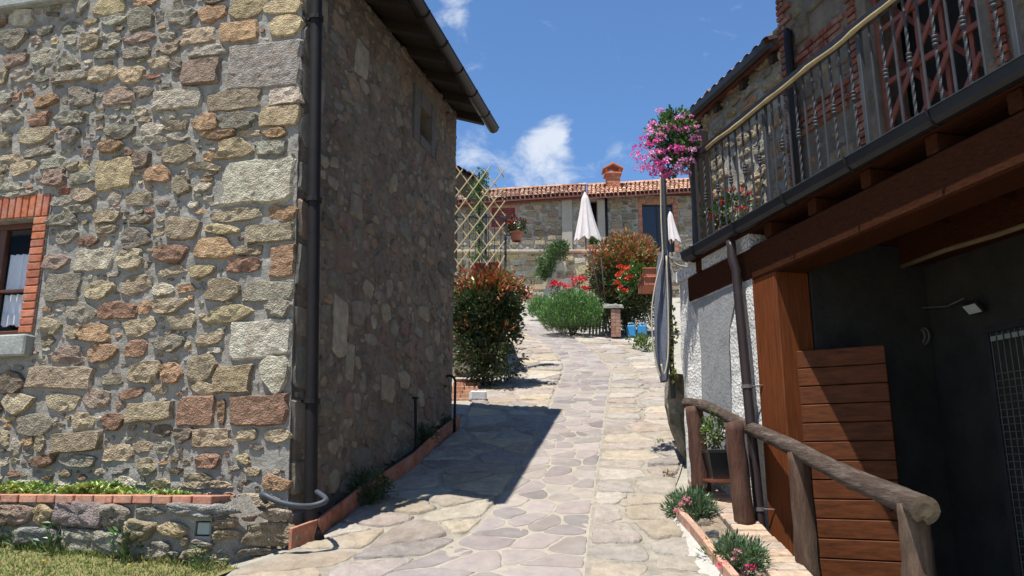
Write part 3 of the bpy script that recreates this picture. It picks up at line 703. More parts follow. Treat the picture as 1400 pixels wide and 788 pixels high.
def house_roof():
    # slab over both slopes, seen from below along the alley
    fo, bo, e = .14, .22, .40; th = .11; wood = DARKWOOD
    zs = ZT + .06
    def rp(u, y, h):     # u across from the alley wall (negative = overhang), y along the wall
        return Axy + fd * u + sd * y + Vector((0, 0, zs + RISE * min(u, LF - u) + h))
    m = MB()
    for (u0, u1) in ((-e, LF / 2), (LF / 2, LF + e)):
        p = [rp(u0, -fo, 0), rp(u1, -fo, 0), rp(u1, LS + bo, 0), rp(u0, LS + bo, 0)]
        m.hexa(p + [q + Vector((0, 0, th)) for q in p])
    roof = m.build('roof', wood, house)
    for k in range(8):
        y = .05 + k * (LS + bo - .2) / 7
        m = MB(); p0, p1 = rp(-e + .02, y, -.055), rp(1.0, y, -.055); ax = (p1 - p0); m.box((p0 + p1) / 2, ax / 2, sd * .045, Vector((0, 0, .055))); m.build('rafter', wood, roof)
    tc = ((.36, .20, .13), (.42, .25, .16), (.30, .17, .12), (.40, .28, .20)); m = MB()
    for side in (0, 1):
        for k in range(int((LS + fo + bo) / .2)):
            y = -fo + .1 + k * .2
            for q in range(8):
                a = -e + .06 + q * (LF / 2 + e - .06) / 8 - (.03 if q else 0); b = a + (LF / 2 + e) / 8 + .05
                if side: a, b = LF - a, LF - b
                n = 5; col = jit(rng.choice(tc), rng)
                pa = [rp(a, y + .085 * math.cos(math.pi * i / n), th + .03 + .075 * math.sin(math.pi * i / n)) for i in range(n + 1)]
                pb = [rp(b, y + .075 * math.cos(math.pi * i / n), th + .012 + .07 * math.sin(math.pi * i / n)) for i in range(n + 1)]
                for i in range(n): m.face([pa[i], pa[i + 1], pb[i + 1], pb[i]], col)
    m.build('roof_tiles', TILE, roof, kind='stuff')
    gc = [rp(-e - .075, -fo - .04, -.035), rp(-e - .075, 1.3, -.045), rp(-e - .075, LS + bo + .05, -.055)]
    m = MB(); n = 9
    for i in range(len(gc) - 1):
        for rr, fl in ((.078, 1), (.070, -1)):
            ring = [[c + (-sn) * rr * math.cos(math.pi + math.pi * k / n) + Vector((0, 0, rr * math.sin(math.pi + math.pi * k / n))) for k in range(n + 1)] for c in (gc[i], gc[i + 1])]
            for k in range(n): m.face([ring[0][k], ring[0][k + 1], ring[1][k + 1], ring[1][k]][::fl])
    for c in (gc[0], gc[-1]): m.face([c + (-sn) * .078 * math.cos(math.pi + math.pi * k / n) + Vector((0, 0, .078 * math.sin(math.pi + math.pi * k / n))) for k in range(n + 1)])
    for sx in (-.078, .078): m.tube([c + sn * sx for c in gc], .008, 6)
    g = m.build('gutter', M('brown gutter', (.02, .015, .013), var=.2, scale=4, rough=.45, bump=.05, metallic=.3), house, smooth=False)
    for y in np.arange(.1, LS + bo, .62):
        m = MB(); c = rp(-e - .075, y, -.045); m.tube([c + sn * (.083 * math.cos(t)) + Vector((0, 0, .083 * math.sin(t))) for t in np.linspace(math.pi, 2 * math.pi, 8)], .011, 5); m.build('gutter_bracket', DARKMETAL, g)
    # downpipe at the corner
    m = MB(); top = ms(-.02, ZT - .1, .12); p = [top + sn * .28 + Vector((0, 0, .12)), top + Vector((0, 0, -.12))] + [ms(.02 + .12 * k / 6, lerp(ZT - .4, 2.0, k / 6), .115) for k in range(7)] + [ms(.16, 1.88, .14), ms(.165, 1.81, .19)]
    m.tube(p, .052, 14); dp = m.build('downpipe', DARKMETAL, house, smooth=True)
    for z in (6.3, 4.6, 2.9):
        t = (ZT - .4 - z) / (ZT - 2.4); m = MB(); c = ms(.02 + .12 * t, z, .115); m.tube([c - Vector((0, 0, .02)), c + Vector((0, 0, .02))], .066, 12); m.box(c - sn * .06, sd * .012, sn * .05, Vector((0, 0, .012))); m.build('pipe_clip', DARKMETAL, dp)
house_roof()
# ---------------------------------------------------------------- foot of the stone house: planter wall, grass, edging
PO = Axy + fn * .5
def mpw(u, z, h): return PO + fd * u + fn * h + Vector((0, 0, z))
def ppx(px, py):
    p = on_plane(px, py, PO, fn); return ((p - PO).dot(fd), p.z)
def planter():
    vu, vz = ppx(277, 723)
    root = thing('planter_wall', mpw(1.2, 1.65, 0), 'low rubble planter wall with a brick coping below the sunlit house wall', 'planter')
    m = MB(); slabs(m, lambda u, z, h: mpw(u, z, h), .34, 1.35, 2.9, 2.11, [(vu - .062, vz - .053, vu + .062, vz + .053)], .12, .3, .2)
    for u in (.34, 2.9): m.box(mpw(u + .06 * (1 if u < 1 else -1), 1.73, -.3), fd * .06, fn * .178, Vector((0, 0, .378)))
    # rubble buttress between planter and house corner
    for k in range(10):
        u0, u1 = .34 - .034 * k, .34 - .034 * (k + 1)
        ht = lambda u: 1.62 + .50 * max(0, (u - .0) / .34) ** .8
        ot = lambda u: -.48 * (1 - max(0, u / .34)) ** 1.3
        for q0, q1 in ((0, 1),):
            m.face([mpw(u0, 1.3, ot(u0)), mpw(u0, ht(u0), ot(u0) - .03), mpw(u1, ht(u1), ot(u1) - .03), mpw(u1, 1.3, ot(u1))])
            m.face([mpw(u0, ht(u0), ot(u0) - .03), mpw(u0, ht(u0) + .06, -.5), mpw(u1, ht(u1) + .06, -.5), mpw(u1, ht(u1), ot(u1) - .03)])
    m.build('wall', MORTAR, root)
    m = MB(); m.box(mpw(1.62, 2.08, -.31), fd * 1.2, fn * .175, Vector((0, 0, .03))); m.build('soil', M('dark soil', (.05, .035, .024), var=.4, scale=20, rough=1, bump=1, bscale=40, bdist=.03), root)
    items = []; pk = Packer(.0, 1.5, 2.6, 2.1)
    for w in """0,520,125,600,p 130,520,205,595,y 215,505,395,605,P 388,520,492,602,g 515,528,610,560,g 475,575,578,655,t 75,600,230,668,b 240,612,485,705,g 600,585,705,640,y 635,515,855,575,b 680,640,710,680,t 685,682,775,715,t
            800,575,850,610,t 862,602,990,690,t 985,560,1050,640,g 955,498,1040,540,t 900,545,960,590,w 1000,660,1055,715,g 800,615,850,650,t 850,695,935,725,g 720,655,790,678,g 540,660,640,720,g""".split():
        a, b, c, d, k = w.split(','); a, b, c, d = (float(q) * 440 / 1204 for q in (a, b, c, d))
        u0, z1 = ppx(c, (b + d) / 2 + 500)[0], ppx((a + c) / 2, b + 500)[1]; u1, z0 = ppx(a, (b + d) / 2 + 500)[0], ppx((a + c) / 2, d + 500)[1]
        if u1 < .02: continue
        if u0 < vu + .08 and u1 > vu - .08 and z0 < vz + .08 and z1 > vz - .08:
            if z0 > vz: z0 = vz + .085
            elif u0 > vu: u0 = vu + .085
            elif u1 < vu + .05: u1 = vu - .085
            else: continue
        pk.block(u0, z0, u1, z1); items.append((u0, z0, u1, z1, jit({'P': (.235, .19, .175)}.get(k, PAL.get(k)), rng, .1)))
    
    pk.block(vu - .085, vz - .085, vu + .085, vz + .085)
    for (a, b, c, d) in pk.fill(((.12, .22, .08, .14, 200), (.06, .12, .05, .08, 500), (.04, .07, .03, .05, 500)), rng, .01):
        if a > .02: items.append((a, b, c, d, jit(PAL[rng.choice('tgbgp')], rng)))
    def mm(u, z, h):
        o = -.48 * (1 - max(0, min(1, u / .34))) ** 1.3
        return mpw(u, z, h + o)
    masonry(root, mm, items, rng, STONE, objs=80, prot=(.025, .06), n=16, rough=.1, crag=.35)
    n = 15
    for k in range(n):
        u0 = .33 + k * 2.5 / n; m = MB(); m.bbox(mpw(u0 + 1.25 / n, 2.145 + rng.uniform(-.003, .003) - .012 * k / n * 0, -.085 + rng.uniform(-.006, .006)), fd * (1.25 / n - .006), fn * .125, Vector((0, 0, .030)), .006, jit((.44, .20, .13), rng, .14))
        m.build('brick', BRICK, root)
    m = MB(); m.bbox(mpw(vu, vz, -.03), fd * .052, fn * .02, Vector((0, 0, .043)), .006); m.build('vent_block', M('grey green tile', (.30, .34, .30), var=.1, scale=6, rough=.6, bump=.1), root)
    m = MB(); m.box(mpw(vu, vz, -.11), fd * .068, fn * .005, Vector((0, 0, .06))); m.build('vent_recess', M('dark room', (.02, .018, .016)), root)
    # succulents filling the planter
    m = MB(); r = random.Random(3)
    for _ in range(900):
        u = r.uniform(1.05, 2.9) if r.random() < .9 else r.uniform(.8, 1.1); c = mpw(u, 2.11 + r.uniform(0, .10 if u > 1.15 else .05) * (1 + .4 * math.sin(u * 9)), -.12 - r.random() * .34)
        if u > 2.9: continue
        base = r.choice(((.22, .33, .05), (.30, .40, .07), (.17, .27, .05), (.36, .42, .10), (.12, .20, .04)))
        for q in range(7):
            a = q * .9 + r.random(); d = Vector((math.cos(a), math.sin(a), r.uniform(.5, 1.4))); leaf(m, c, d, Vector((0, 0, 1)), r.uniform(.035, .07), .022, jit(base, r, .2), .3)
    o = m.build('succulent_bed', LEAF); tag(o, 'bed of bright green succulents growing behind the brick coping', 'plants', kind='stuff')
planter()
def hose():
    pts = [mpw(.16, 2.12, -.42), mpw(.13, 2.17, -.30), mpw(.06, 2.175, -.22), mpw(-.05, 2.13, -.22), mpw(-.18, 2.10, -.26), mpw(-.28, 2.10, -.34), mpw(-.34, 2.14, -.42), ms(.10, 2.20, .17)]
    sm = []
    for i in range(len(pts) - 1):
        for k in range(5):
            t = k / 5; p0, p1, p2, p3 = pts[max(i - 1, 0)], pts[i], pts[i + 1], pts[min(i + 2, len(pts) - 1)]
            sm.append(.5 * ((2 * p1) + (p2 - p0) * t + (2 * p0 - 5 * p1 + 4 * p2 - p3) * t * t + (-p0 + 3 * p1 - 3 * p2 + p3) * t ** 3))
    m = MB(); m.tube(sm, .021, 9); o = m.build('drain_hose', M('grey rubber hose', (.05, .055, .065), var=.15, scale=20, rough=.5, bump=.3, bscale=120, bdist=.004), smooth=True)
    tag(o, 'grey rubber hose sagging from the rubble ramp to the corner downpipe', 'hose')
hose()
def grass_strip():
    m = MB(); r = random.Random(8)
    def blade(p, h, col, lean=.6):
        d = Vector((r.uniform(-lean, lean), r.uniform(-lean, lean), 1)).normalized(); w = Vector((r.uniform(-1, 1), r.uniform(-1, 1), 0)).normalized() * .004
        q = p + d * h * .6; t = q + (d + Vector((r.uniform(-.6, .6), r.uniform(-.6, .6), -.2))) * h * .45
        m.face([p - w, p + w, q + w * .8, q - w * .8], col); m.face([q - w * .8, q + w * .8, t], col)
    gc = ((.22, .24, .06), (.15, .20, .045), (.34, .28, .12), (.38, .30, .15), (.12, .19, .04), (.28, .22, .09), (.22, .29, .07), (.16, .24, .05))
    for _ in range(14000):
        u = r.uniform(-.02, 3.0); o = r.uniform(0, .62) ** 1.0
        if u < .12 + o * .5: continue
        p = mpw(u, 0, o); p.z = gz(p.x, p.y) - .01
        blade(p, r.uniform(.02, .06) * (1.8 if o < .08 else 1), r.choice(gc))
    o = m.build('grass', M('grass blade', attr=True, var=.2, scale=5, rough=.7, bump=0, trans=.2)); tag(o, 'strip of dry short grass at the foot of the planter wall', 'grass', kind='stuff')
    m = MB()
    mm = M('turf soil', (.15, .14, .05), var=.4, scale=15, rough=1, bump=.8, bscale=40)
    for k in range(12):
        u0, u1 = .1 + k * .25, .1 + (k + 1) * .25
        q = []
        for u, oo in ((u0, -.02), (u1, -.02), (u1, .8), (u0, .8)):
            p = mpw(u + (.32 if oo > 0 and k == 0 else 0), 0, oo); p.z = gz(p.x, p.y) + .008; q.append(p)
        m.face(q[::-1])
    o = m.build('turf', mm); tag(o, kind='structure')
    # weeds against the wall, each clump a plant of its own
    specs = ((2.14, .34, 'tall leafy weed at the left end of the planter wall', 60), (1.62, .22, 'spreading weed under the big grey boulder of the planter wall', 45), (.98, .24, 'upright weed below the round pale stone of the planter wall', 50), (.34, .16, 'bright grass tuft at the foot of the rubble ramp', 40), (1.9, .17, 'low weed beside the blue grey boulder of the planter wall', 36))
    for u, h, lab, n in specs:
        m = MB(); b = mpw(u, 0, .06); b.z = gz(b.x, b.y)
        for _ in range(n):
            a = r.random() * 6.28; t = r.random(); tip = b + Vector((math.cos(a) * .12 * r.random(), math.sin(a) * .05, h * t))
            leaf(m, tip, Vector((math.cos(a), math.sin(a) * .6, r.uniform(-.1, 1))), Vector((0, -.5, 1)), r.uniform(.05, .10), .03 if h > .17 else .01, jit(r.choice(((.07, .13, .03), (.10, .17, .04), (.05, .10, .03))), r), .2)
        for q in range(5): m.tube([b, b + Vector((r.uniform(-.1, .1), r.uniform(-.04, .04), h * r.uniform(.6, 1)))], .004, 4, (.08, .12, .03))
        o = m.build('weed', LEAF, origin=b); tag(o, lab, 'weed', 'weeds along the planter wall')
    for (px, py, lab) in ((58, 778, 'small yellow dandelion in the grass nearest the left edge'), (175, 783, 'small yellow dandelion in the grass below the grey boulder')):
        b = on_ground(px, py); m = MB(); m.tube([b, b + Vector((.004, 0, .05))], .002, 5, (.1, .16, .04))
        for k in range(16): leaf(m, b + Vector((.004, 0, .05)), Vector((math.cos(k * .8), math.sin(k * .8), .3 + .6 * (k % 2))), Vector((0, 0, 1)), .018, .008, (.75, .60, .02))
        o = m.build('dandelion', PETAL, origin=b); tag(o, lab, 'flower', 'dandelions in the grass')
grass_strip()
# terracotta edging slabs along the side wall
def edging():
    root = thing('planter_edging', ms(1.5, A0z, .3), 'line of upright terracotta slabs edging the flower bed along the shaded wall', 'edging')
    pxs = [(395, 752), (432, 738), (466, 712), (500, 684), (532, 664), (566, 640), (600, 606), (628, 583)]
    pts = [on_ground(*p) for p in pxs]
    for i in range(len(pts) - 1):
        a, b = pts[i], pts[i + 1]; n = 1 if i == 0 else 2
        for k in range(n):
            p0, p1 = a.lerp(b, k / n), a.lerp(b, (k + 1) / n); d = (p1 - p0); nn = d.cross(Vector((0, 0, 1))).normalized(); m = MB()
            m.bbox((p0 + p1) / 2 + Vector((0, 0, .07)), d * .485, nn * .016, Vector((0, 0, .085)), .005, jit((.34, .135, .08), rng, .2)); m.build('terracotta_slab', BRICK, root)
    m = MB()
    for i in range(1, len(pts) - 1):
        a, b = pts[i], pts[i + 1]; wa, wb = ms((a - Axy).dot(sd), a.z + .07, .0), ms((b - Axy).dot(sd), b.z + .07, .0)
        m.face([a + Vector((0, 0, .07)), b + Vector((0, 0, .07)), wb, wa])
    m.build('soil', M('dark soil', (.05, .035, .024)), root)
edging()
def bed_plants():
    r = random.Random(21)
    def pick(rel, q): return jit(q.choice(((.035, .065, .02), (.05, .085, .025), (.028, .05, .018))), q)
    for (px, py, rx, rz, lab) in ((515, 680, .17, .17, 'dark green low bush spilling over the terracotta edging nearest the downpipe'), (583, 607, .18, .16, 'round dark green plant in the flower bed by the black iron rod'), (606, 584, .16, .14, 'leafy plant in the bed beside the curled iron handrail')):
        c = on_ground(px, py + 8) + sn * -.06; m = MB(); crown(m, c + Vector((0, 0, rz * .8)), (rx, rx, rz), r, 40, 26, .045, pick, .4, .3, .5, .35)
        t = thing('bed_plant', c, lab, 'plant', 'plants in the bed along the shaded wall'); m.build('foliage', LEAF, t)
        m = MB(); stems(m, c, [c + Vector((r.uniform(-.1, .1), r.uniform(-.1, .1), rz)) for _ in range(5)], .006, (.08, .06, .04), r); m.build('stem', M('green stem', attr=True), t)
    c = on_ground(432, 733) + sn * -.1; m = MB()
    for k in range(9):
        a = k * .7; leaf(m, c + Vector((0, 0, .06)), Vector((math.cos(a), math.sin(a), .8)), Vector((0, 0, 1)), .14, .018, jit((.14, .2, .06), r), .2)
    tag(m.build('spider_plant', LEAF, origin=c), 'small pale strappy plant at the foot of the corner downpipe', 'plant')
    # rod and curled handrail end against the wall
    s, z = 2.42, 2.5; m = MB(); m.tube([ms(2.42, 2.35, .16), ms(2.42, 3.12, .14)], .016, 8); m.box(ms(2.42, 3.13, .14), sd * .03, sn * .03, Vector((0, 0, .01)))
    tag(m.build('iron_rod', DARKMETAL, smooth=False), 'thin upright black iron rod against the shaded stone wall', 'rod')
    s_ = spx(607, 570)[0]; b = ms(s_, 0, .14); b.z = gz(b.x, b.y); pts = [b, b + Vector((0, 0, .4)), b + Vector((0, 0, .62))]
    for t in np.linspace(0, math.pi * 1.3, 12): pts.append(b + Vector((-.075 + .075 * math.cos(t), 0, .62 + .085 * math.sin(t))))
    m = MB(); m.tube(pts, .016, 8); pts2 = [p + Vector((.085, .25, .07)) for p in pts[:3]] + []
    tag(m.build('curled_handrail', DARKMETAL, smooth=True), 'black iron handrail end with a curled top at the far corner of the house', 'handrail')
bed_plants()

def sill_geranium():
    r = random.Random(19); c = mf(3.12, 3.62, .16); t = thing('sill_geranium', c, 'red geranium standing on the stone sill of the left window', 'flowers')
    m = MB(); m.lathe(c + Vector((0, 0, .0)), ((.06, 0), (.08, .11), (.085, .11), (.085, .13), (.07, .13), (.065, .1), (.001, .1)), 12, closed=False); m.build('pot', TERRA, t)
    m = MB(); crown(m, c + Vector((0, 0, .08)), (.16, .1, .13), r, 26, 12, .045, lambda rel, q: jit(q.choice(GREENS), q), .4, .2, .3, .9); m.build('foliage', LEAF, t)
    m = MB(); stems(m, c + Vector((0, 0, .1)), [c + Vector((r.uniform(-.1, .1), -.03, .2)) for _ in range(5)], .004, (.07, .1, .03), r); m.build('stem', M('green stem', attr=True), t)
    blooms(t, PETAL, [(c - fd * .17 + fn * .04 + Vector((0, 0, -.12)), .04, (.72, .02, .03), 26, .024), (c - fd * .13 + fn * .06 + Vector((0, 0, .12)), .04, (.70, .03, .03), 26, .024), (c + fd * .1 + fn * .06 + Vector((0, 0, .15)), .04, (.70, .03, .03), 26, .024)], r)
sill_geranium()
# ---------------------------------------------------------------- the building on the right with its balcony
Rp = Vector((2.12, 6.71, 0)); ur = Vector((-.25, .968, 0)).normalized(); nr = Vector((-ur.y, ur.x, 0)); ZV = Vector((0, 0, 1))
def mr(u, z, o): return Rp + ur * u + nr * o + ZV * z
def rpx(px, py, o=0.0):
    p = on_plane(px, py, Rp + nr * o, nr); return ((p - Rp).dot(ur), p.z)
barn = thing('balcony_building', mr(.7, 2.2, 0), 'timber fronted building with white plaster pier and a balcony over its dark open bay', 'building')
def hbox(m, u0, u1, z0, z1, o0, o1, b=.006, col=(1, 1, 1), m2=None):
    m.bbox(mr((u0 + u1) / 2, (z0 + z1) / 2, (o0 + o1) / 2), ur * (abs(u1 - u0) / 2), nr * (abs(o1 - o0) / 2), ZV * (abs(z1 - z0) / 2), b, col)
def lower_building():
    LO = 0.0
    m = MB()
    # rough plaster pier, with an uneven face
    nu, nz = 26, 44; u0, u1, z0, z1 = .095, 1.62, 1.3, 4.27
    def bulge(u, z):
        e = max(0, (u - 1.35) / .27); return LO + .02 * noise.noise(Vector((u * 2.2, z * 1.7, 3))) + .008 * noise.noise(Vector((u * 9, z * 9, 1))) - .05 * e * e
    P = [[mr(lerp(u0, u1, i / nu) + (.02 * noise.noise(Vector((z1 * j / nz * 2, 5, 1))) if i == nu else 0), lerp(z0, z1, j / nz), bulge(lerp(u0, u1, i / nu), lerp(z0, z1, j / nz))) for j in range(nz + 1)] for i in range(nu + 1)]
    for i in range(nu):
        for j in range(nz): m.face([P[i][j], P[i][j + 1], P[i + 1][j + 1], P[i + 1][j]])
    for j in range(nz): m.face([P[nu][j], P[nu][j + 1], P[nu][j + 1] - nr * .5, P[nu][j] - nr * .5])
    m.build('plaster_wall', PLASTER, barn, smooth=True)
    m = MB(); hbox(m, .095, 1.55, 4.275, 4.394, -.35, LO + .015); m.build('wall_top', PLASTER, barn)
    # smoother grey patch below the beam and down the middle of the pier
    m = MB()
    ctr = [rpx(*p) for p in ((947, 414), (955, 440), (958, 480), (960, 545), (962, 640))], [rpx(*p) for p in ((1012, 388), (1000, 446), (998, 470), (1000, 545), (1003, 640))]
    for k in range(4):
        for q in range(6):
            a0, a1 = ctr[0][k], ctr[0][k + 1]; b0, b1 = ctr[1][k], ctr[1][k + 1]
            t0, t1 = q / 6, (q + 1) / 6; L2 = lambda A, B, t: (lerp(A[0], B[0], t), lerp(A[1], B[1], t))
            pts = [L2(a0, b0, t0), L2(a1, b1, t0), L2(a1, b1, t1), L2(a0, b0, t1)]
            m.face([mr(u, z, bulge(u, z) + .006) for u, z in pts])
    m.build('grey_patch', SMOOTH_GREY, barn, smooth=True)
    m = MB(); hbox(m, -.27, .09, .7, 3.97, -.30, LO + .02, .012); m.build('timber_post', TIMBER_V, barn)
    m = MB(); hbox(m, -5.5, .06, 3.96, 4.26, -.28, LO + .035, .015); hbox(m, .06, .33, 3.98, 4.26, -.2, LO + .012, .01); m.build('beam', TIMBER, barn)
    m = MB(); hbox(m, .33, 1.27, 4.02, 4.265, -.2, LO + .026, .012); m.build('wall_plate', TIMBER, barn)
    # joists and deck of the balcony
    for k in range(9):
        u = 1.02 - k * .62; m = MB(); hbox(m, u - .05, u + .05, 4.268, 4.395, -1.3, .03, .008); m.build('joist', TIMBER, barn)
    for k in range(10):
        o0 = .045 - k * .15; m = MB(); hbox(m, -5.5, 1.15, 4.398, 4.43, o0 - .147, o0, .003); m.build('deck_board', TIMBER, barn)
    m = MB(); hbox(m, -5.5, 1.15, 4.433, 4.475, -1.3, .05, .004); m.build('balcony_floor', M('balcony screed', (.30, .27, .23), var=.2, rough=.95), barn)
    # gutter along the balcony edge, downpipe with its swan neck
    m = MB(); cs = [(.165, 4.50), (.165, 4.415), (.185, 4.395), (.225, 4.395), (.255, 4.42), (.265, 4.475), (.275, 4.480), (.270, 4.49), (.258, 4.487), (.245, 4.42), (.215, 4.403), (.175, 4.415), (.175, 4.49)]
    cs = [(o - .11, z) for o, z in cs]
    for u0, u1 in ((1.14, -1.6), (-1.6, -5.5)):
        for (o0, za), (o1, zb) in zip(cs, cs[1:]): m.face([mr(u0, za, o0), mr(u0, zb, o1), mr(u1, zb, o1), mr(u1, za, o0)])
    m.face([mr(1.14, z, o) for o, z in cs[:6]])
    g = m.build('gutter', M('dark zinc gutter', (.026, .027, .029), var=.2, scale=5, rough=.42, bump=.06, bscale=15, metallic=.4), barn)
    for u in np.arange(.9, -5.2, -.78):
        m = MB(); m.tube([mr(u, 4.49, .170), mr(u, 4.44, .160), mr(u, 4.40, .13), mr(u, 4.388, .10), mr(u, 4.40, .058)], .008, 6); m.build('gutter_bracket', DARKMETAL, g)
    a, b, c, d = rpx(985, 328, .2), rpx(1001, 350, .2), rpx(1008, 390, .09), rpx(1046, 735, .09)
    m = MB(); m.tube([mr(a[0], 4.36, .1), mr(a[0] - .01, 4.30, .1), mr(lerp(a[0], c[0], .5), 4.2, .11), mr(c[0], 4.08, .09)] + [mr(lerp(c[0], d[0], k / 6), lerp(4.0, .9, k / 6), .09) for k in range(7)], .043, 12)
    dp = m.build('downpipe', M('brown downpipe', (.036, .024, .022), var=.2, scale=6, rough=.4, bump=.06, metallic=.2), barn, smooth=True)
    for z in (3.05, 2.05):
        u = lerp(c[0], d[0], (4 - z) / 3.1); m = MB(); m.tube([mr(u, z - .015, .09), mr(u, z + .015, .09)], .05, 12); m.tube([mr(u, z, .09), mr(u - .13, z, .02)], .006, 5); m.build('pipe_clip', M('grey clip', (.12, .10, .09)), dp)
    # bay behind, darkness put into the colours: inner walls, ceiling beam, concrete pier
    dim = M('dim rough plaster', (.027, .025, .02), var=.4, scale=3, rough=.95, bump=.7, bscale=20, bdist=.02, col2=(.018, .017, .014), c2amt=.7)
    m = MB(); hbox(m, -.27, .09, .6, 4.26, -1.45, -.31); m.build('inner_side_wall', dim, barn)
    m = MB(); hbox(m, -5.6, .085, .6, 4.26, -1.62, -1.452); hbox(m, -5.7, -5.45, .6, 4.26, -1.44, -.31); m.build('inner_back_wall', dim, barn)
    z0 = rpx(1187, 378, -1.2)[1]; m = MB(); hbox(m, -5.4, -.28, z0, z0 + .28, -1.44, -1.2, .012); m.build('inner_beam', TIMBER, barn)
    m = MB(); m.tube([mr(-.3 - k * .5, z0 - .012 + .012 * math.sin(k * 1.9), -1.21) for k in range(10)], .022, 8); m.build('batten', M('pale batten', (.16, .11, .06), var=.3, scale=10, stretch=(3, .5, 3)), barn, smooth=True)
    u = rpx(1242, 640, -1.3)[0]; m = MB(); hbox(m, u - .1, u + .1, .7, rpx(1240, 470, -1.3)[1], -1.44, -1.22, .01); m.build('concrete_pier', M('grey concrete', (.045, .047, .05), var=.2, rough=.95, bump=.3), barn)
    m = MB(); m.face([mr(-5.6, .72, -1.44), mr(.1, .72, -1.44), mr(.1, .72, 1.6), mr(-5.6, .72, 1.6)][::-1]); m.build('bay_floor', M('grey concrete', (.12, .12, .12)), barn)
    # plank door standing open
    h = Vector((2.25, 6.53, 0)); dd = Vector((.86, -.51, 0)).normalized(); dn = dd.cross(ZV)
    if dn.y > 0: dn = -dn
    top = 3.30; W = .73
    m = MB(); m.bbox(h + dd * .03 - dn * .04 + ZV * (.74 + (top - .74) / 2), dd * .03, dn * .02, ZV * ((top - .74) / 2), .004); m.bbox(h + dd * (W - .03) - dn * .04 + ZV * (.74 + (top - .74) / 2), dd * .03, dn * .02, ZV * ((top - .74) / 2), .004)
    m.bbox(h + dd * W / 2 - dn * .045 + ZV * 2.6, dd * (W / 2 - .06), dn * .018, ZV * .05, .004)
    door = m.build('plank_door', TIMBER, barn)
    OR = M('orange varnished plank', (.088, .026, .007), var=.55, scale=6, rough=.65, bump=.25, bscale=14, bdist=.004, stretch=(1, 1, 6), col2=(.07, .02, .006), c2amt=.5, c2scale=2, spec=.15)
    for k in range(18):
        zc = top - .07 - k * .1455; m = MB(); m.bbox(h + dd * (W / 2) + ZV * zc + dn * rng.uniform(-.002, .002), dd * (W / 2), dn * .012, ZV * .0695, .006); m.build('plank', OR, door)
    m = MB(); m.bbox(h + dd * (W - .07) + dn * .02 + ZV * 2.12, dd * .012, dn * .01, ZV * .06, .003); m.build('handle', DARKMETAL, door)
    # wire mesh gate deeper in the bay
    def gpx(px, py): return rpx(px, py, -.95)
    u0, zt = gpx(1345, 448); u1 = u0 - 1.1; m = MB()
    for a, b, c, d in ((u1, u0, zt - .05, zt), (u0 - .045, u0, .74, zt - .05), (u1, u1 + .045, .74, zt - .05), (u1 + .045, u0 - .045, 1.55, 1.6)): hbox(m, a, b, c, d, -.97, -.93, .004)
    gate = m.build('mesh_gate', DARKMETAL, barn)
    m = MB()
    for k in range(1, 22): m.tube([mr(u1 + k * .05, .76, -.95), mr(u1 + k * .05, zt - .05, -.95)], .0035, 4, caps=False)
    for k in range(1, 46):
        z = .76 + k * .05
        if z < zt - .06: m.tube([mr(u1 + .04, z, -.945), mr(u0 - .04, z, -.945)], .0035, 4, caps=False)
    m.build('wire_mesh', M('grey wire', (.06, .06, .045), rough=.6, bump=0), gate)
    m = MB()
    for k in range(9): hbox(m, u0 - .12 - k * .06, u0 - .075 - k * .06, zt - .115, zt - .08, -.925, -.915, .003)
    m.build('pale_strip', M('pale strip', (.14, .15, .13), var=.1), gate)
lower_building()
def bay_fittings():
    c = on_plane(1331, 420, mr(0, 0, -1.36), nr); t = thing('floodlight', c, 'small white faced floodlight fixed inside the dark bay', 'lamp')
    m = MB(); f = (nr * .7 - ZV * .7).normalized(); s = ur; w = f.cross(s); m.bbox(c, s * .075, w * .055, f * .022, .008); m.build('lamp_body', DARKMETAL, t)
    m = MB(); m.box(c + f * .024, s * .062, w * .042, f * .002); m.build('lamp_glass', M('white glass', (.40, .42, .40), var=0, rough=.3, bump=0), t)
    m = MB(); m.tube([c - f * .02, c - nr * .08], .008, 6); m.build('bracket', DARKMETAL, t)
    pts = [on_plane(px, py, mr(0, 0, -1.40), nr) for px, py in ((1318, 408), (1295, 419), (1262, 421), (1240, 424), (1232, 438), (1231, 462), (1236, 478), (1228, 486))]
    m = MB(); m.tube(pts, .008, 6); tag(m.build('cable', M('grey cable', (.08, .075, .065), var=0, bump=0), smooth=True), 'thin grey electric cable looping from the floodlight down the dark wall', 'cable')
    m = MB(); c = on_plane(1262, 460, mr(0, 0, -1.38), nr)
    m.tube([c + ur * .07 * math.cos(t) + ZV * .07 * math.sin(t) for t in np.linspace(0, 5.4, 14)], .012, 6); m.tube([c + ur * .045 * math.cos(t) + ZV * .055 * math.sin(t) + nr * .02 for t in np.linspace(0, 5.4, 14)], .012, 6)
    tag(m.build('hose_coil', M('grey cable', (.08, .075, .065)), smooth=True), 'coil of grey hose hanging on the wall beside the concrete pier', 'hose')
bay_fittings()
